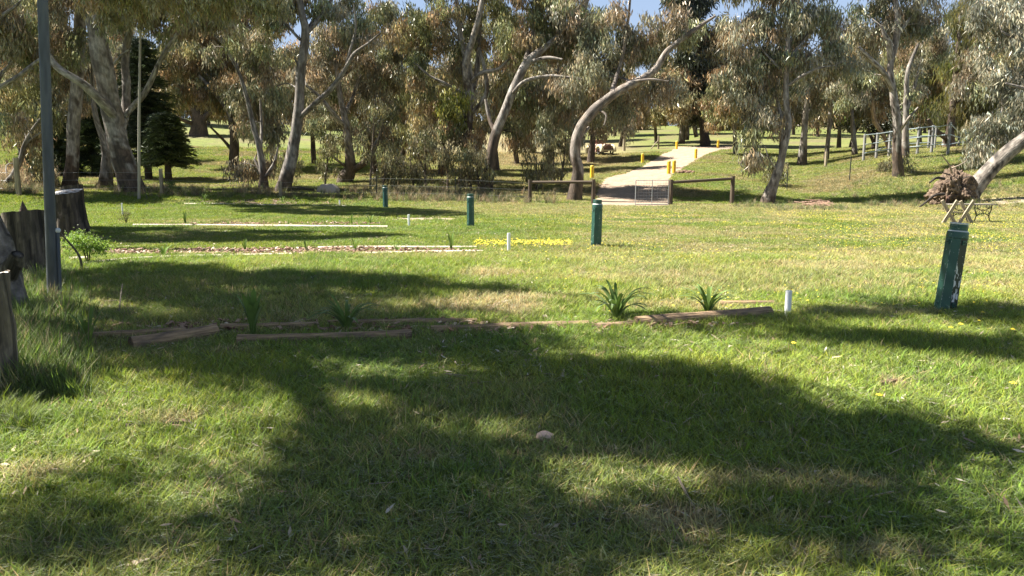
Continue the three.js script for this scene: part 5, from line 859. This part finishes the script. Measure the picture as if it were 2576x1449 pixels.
{
  reseed(2024);
  const SHORT = [0, 1, 2, 3, 4].map(() => tuft(18, 0.05, 0.08, 0.0045, 0.9)), FAR = [0, 1, 2].map(() => tuft(24, 0.11, 0.075, 0.010, 0.7)), TALL = [0, 1].map(() => tuft(22, 0.06, 0.3, 0.007, 0.45)), STRAW = [tuft(10, 0.05, 0.05, 0.005, 2.2), tuft(10, 0.06, 0.04, 0.005, 2.6)];
  const B = {}; const put = (key, m, c) => { (B[key] ||= [[], []])[0].push(m); B[key][1].push(c); };
  const q = new THREE.Quaternion(), e = new THREE.Euler();
  const inBed = (x, z) => { for (const b of BEDS) { const d = ((x - b.x) / b.rx) ** 2 + ((z - b.z) / b.rz) ** 2; if (d < 1) return b.k; } return 0; };
  function plant(key, x, z, s, sy, c, v = 0.22) { e.set(gauss() * 0.15, rnd() * 6.28, gauss() * 0.15); q.setFromEuler(e); const k = rr(1 - v, 1 + v), r = rr(0.9, 1.12); put(key, new THREE.Matrix4().compose(V(x, height(x, z) - 0.004, z), q, V(s, s * sy, s)), [c[0] * k * r, c[1] * k, c[2] * k]); }
  const N = 235000;
  // distance density ~ D^-1.15 in area: sample D with pdf ~ D^(1-1.15)
  const D0 = 2.3, D1 = 80, ex = 0.85;
  for (let i = 0; i < N; i++) {
    const D = Math.pow(lerp(Math.pow(D0, ex), Math.pow(D1, ex), rnd()), 1 / ex), x = rr(-1, 1) * (D * 0.76 + 0.5), z = -D;
    if (inPath(x, z, 2)) continue;
    const bd = inBed(x, z); if (bd && rnd() < bd) continue;
    const dirt = patch(x, z, 'dirt'); if (rnd() < dirt * 0.95) continue;
    const g = growth(x, z), dry = g[3];
    if (D < 34 && patch(x, z, 'straw') * rnd() > 0.45 && rnd() < 0.7) { put('straw' + (i & 1), new THREE.Matrix4().compose(V(x, height(x, z), z), q.setFromEuler(e.set(gauss() * 0.2, rnd() * 6.28, gauss() * 0.2)), V(1.1, 0.8, 1.1).multiplyScalar(1 + D / 40)), [0.42 * rr(0.7, 1.25), 0.34 * rr(0.8, 1.15), 0.2]); continue; }
    const c = rnd() < dry * 0.5 + 0.04 ? [0.4, 0.33, 0.17] : g;
    const big = fbm(x * 1.1, z * 1.1, 40, 2);
    if (D < 14) plant('short' + (i % 5), x, z, 1 + D / 30, lerp(0.65, 1.45, big), c); else plant('far' + (i % 3), x, z, 1 + (D - 14) / 34, lerp(0.6, 1.3, big), c);
  }
  // taller growth round the stumps and pole and along the creek
  for (let i = 0; i < 2600; i++) { const px = rr(-60, 250), py = rr(640, 1010), p = flat(px, py); if (rnd() > sstep(260, 90, px) * 0.9 * (py < 700 ? 0.6 : 1)) continue; plant('tall' + (i & 1), p.x, p.z, rr(0.6, 1), rr(0.6, 1.1), rnd() < 0.15 ? [0.36, 0.3, 0.18] : [0.12, 0.185, 0.028]); }
  for (let i = 0; i < 260; i++) { const px = rr(-30, 95), py = rr(985, 1085), p = flat(px, py); plant('tall' + (i & 1), p.x, p.z, rr(0.5, 0.75), rr(0.5, 0.8), [0.14, 0.19, 0.02]); }
  for (let i = 0; i < 5200; i++) { const u = rr(-0.72, 0.06), D = rr(36.5, 43.5), x = u * D, z = -D; if (fbm(x * 0.4, z * 0.6, 13) < 0.44 || rnd() > scrubby(x, z)) continue; plant('tall' + (i & 1), x, z, rr(1.1, 1.9), rr(0.5, 1.2), rnd() < 0.55 ? [0.3, 0.24, 0.15] : [0.13, 0.15, 0.05]); }
  for (let i = 0; i < 1500; i++) { const u = rr(-0.74, -0.62), D = rr(40, 50), x = u * D, z = -D; plant('tall' + (i & 1), x, z, rr(2, 3.2), rr(0.8, 1.3), [0.36, 0.28, 0.18]); }
  for (let i = 0; i < 1700; i++) { const u = rr(0.3, 0.74), D = rr(30, 45), x = u * D, z = -D; if (fbm(x * 0.5, z * 0.5, 23) < 0.5) continue; plant('tall' + (i & 1), x, z, rr(1, 1.6), rr(0.4, 0.9), rnd() < 0.4 ? [0.3, 0.25, 0.15] : [0.12, 0.16, 0.04]); }
  const lawn = new THREE.Group(); lawn.name = 'grass'; lawn.userData = { kind: 'stuff', label: 'short patchy lawn grass with dry straw', category: 'grass' }; scene.add(lawn);
  const stalks = []; for (const [px, py, top, lx] of [[150, 880, 700, 40], [222, 905, 690, 12], [300, 890, 740, 25], [175, 800, 690, 8], [262, 930, 800, -30], [120, 870, 730, 22], [330, 800, 745, -12]]) { const b = flat(px, py), D = -b.z, e = at(px + lx, top, D); b.y = height(b.x, b.z) - 0.02; stalks.push(tube([b, b.clone().lerp(e, 0.5).add(V(-0.015, 0.02, 0)), e], [0.0032, 0.0026, 0.0016], 5, 0.08, () => [0.45, 0.38, 0.25], 0.05)); }
  part('dry_stalks', mergeGeometries(stalks), barkMat, lawn, { kind: 'stuff' });
  const geo = { short: SHORT, far: FAR, tall: TALL, straw: STRAW };
  for (const k in B) { const n = k.slice(0, -1), m = inst(n === 'tall' ? 'tall_grass' : n === 'straw' ? 'straw' : 'grass_tufts', geo[n][+k.slice(-1)], n === 'straw' ? litterMat : grassMat, B[k][0], B[k][1], lawn); }
  // yellow flowers
  const fl = (() => { const ps = []; for (let i = 0; i < 8; i++) { const a = i / 8 * 6.28, g = new THREE.PlaneGeometry(0.007, 0.016); g.rotateX(-Math.PI / 2 + 0.35); g.translate(0, 0, 0.009); g.rotateY(a); ps.push(g); } const c = new THREE.SphereGeometry(0.005, 6, 4); ps.push(c); const m = mergeGeometries(ps); return m; })();
  const fm = [], fc = [];
  for (let i = 0; i < 10000; i++) {
    const D = Math.pow(rr(0, 1), 0.6) * 26 + 5, u = rr(-0.1, 0.74), x = u * D, z = -D, d = fbm(x * 0.45, z * 0.45, 60, 3); if (d < 0.5 || rnd() > sstep(-0.05, 0.2, u) * (D < 8.5 ? 0.12 : 1)) continue;
    const s = rr(0.45, 0.85) * (1 + D / 70); q.setFromEuler(e.set(gauss() * 0.3, rnd() * 6.28, gauss() * 0.3)); fm.push(new THREE.Matrix4().compose(V(x, height(x, z) + rr(0.035, 0.06) * (1 + D / 60), z), q, V(s, s, s))); fc.push([0.85, 0.68, 0.05]);
  }
  for (let i = 0; i < 420; i++) { const p = flat(rr(1190, 1440), 618 + gauss() * 8), s = rr(0.8, 1.4); q.setFromEuler(e.set(gauss() * 0.3, rnd() * 6.28, gauss() * 0.3)); fm.push(new THREE.Matrix4().compose(V(p.x, height(p.x, p.z) + rr(0.06, 0.12), p.z), q, V(s, s, s))); fc.push([0.85, 0.68, 0.05]); }
  for (const [px, py] of [[2415, 836], [2545, 850], [1995, 886], [2210, 1024], [2545, 992], [2390, 845], [2470, 805]]) { const p = flat(px, py); fm.push(new THREE.Matrix4().compose(V(p.x, 0.09, p.z), q.identity(), V(1.5, 1.5, 1.5))); fc.push([0.85, 0.62, 0.04]); }
  inst('yellow_flowers', fl, mat(1, 1, 1, 0.7), fm, fc, scene).userData = { kind: 'stuff', label: 'small yellow daisies scattered over the lawn', category: 'flowers' };
  // fallen gum leaves, bark and twigs
  const lg = leafGeo([[V(-0.05, 0, 0), V(1, 0, 0), V(0, 0, 1), 0.1, 0.02]]), tw = new THREE.CylinderGeometry(0.0025, 0.0035, 0.16, 5).rotateZ(Math.PI / 2);
  const lm = [], lc = [], tm = [], tc = [];
  for (let i = 0; i < 17000; i++) { const D = Math.pow(rnd(), 0.75) * 24 + 2.4, x = rr(-0.74, 0.74) * D, z = -D; if (rnd() > 0.35 + 0.8 * Math.max(patch(x, z, 'straw'), sstep(0.5, 0.7, fbm(x * 0.7, z * 0.7, 70, 3)))) continue; q.setFromEuler(e.set(gauss() * 0.5, rnd() * 6.28, gauss() * 0.4)); const s = rr(0.4, 0.95); lm.push(new THREE.Matrix4().compose(V(x, height(x, z) + rr(0.02, 0.06), z), q, V(s, s, s))); const k = rnd(); lc.push(k < 0.45 ? [0.4, 0.32, 0.23] : k < 0.75 ? [0.24, 0.16, 0.1] : [0.55, 0.48, 0.4]); }
  for (let i = 0; i < 1500; i++) { const D = Math.pow(rnd(), 0.7) * 16 + 2.4, x = rr(-0.74, 0.74) * D, z = -D; q.setFromEuler(e.set(gauss() * 0.15, rnd() * 6.28, gauss() * 0.15)); const s = rr(0.5, 1.5); tm.push(new THREE.Matrix4().compose(V(x, height(x, z) + rr(0.015, 0.05), z), q, V(s, 1, 1))); const k = rr(0.7, 1.3); tc.push([0.3 * k, 0.24 * k, 0.18 * k]); }
  inst('fallen_leaves', lg, litterMat, lm, lc, scene).userData = { kind: 'stuff', label: 'dry fallen gum leaves in the grass', category: 'leaf litter' };
  inst('fallen_twigs', tw, litterMat, tm, tc, scene).userData = { kind: 'stuff', label: 'thin dry twigs lying in the grass', category: 'twigs' };
}
let cnt = 0, tri = 0; scene.traverse((o) => { if (o.isInstancedMesh) cnt += o.count; else if (o.isMesh) tri += (o.geometry.index ? o.geometry.index.count : o.geometry.attributes.position.count) / 3; });
console.log('instances', cnt, 'triangles', tri);
renderer.render(scene, camera);
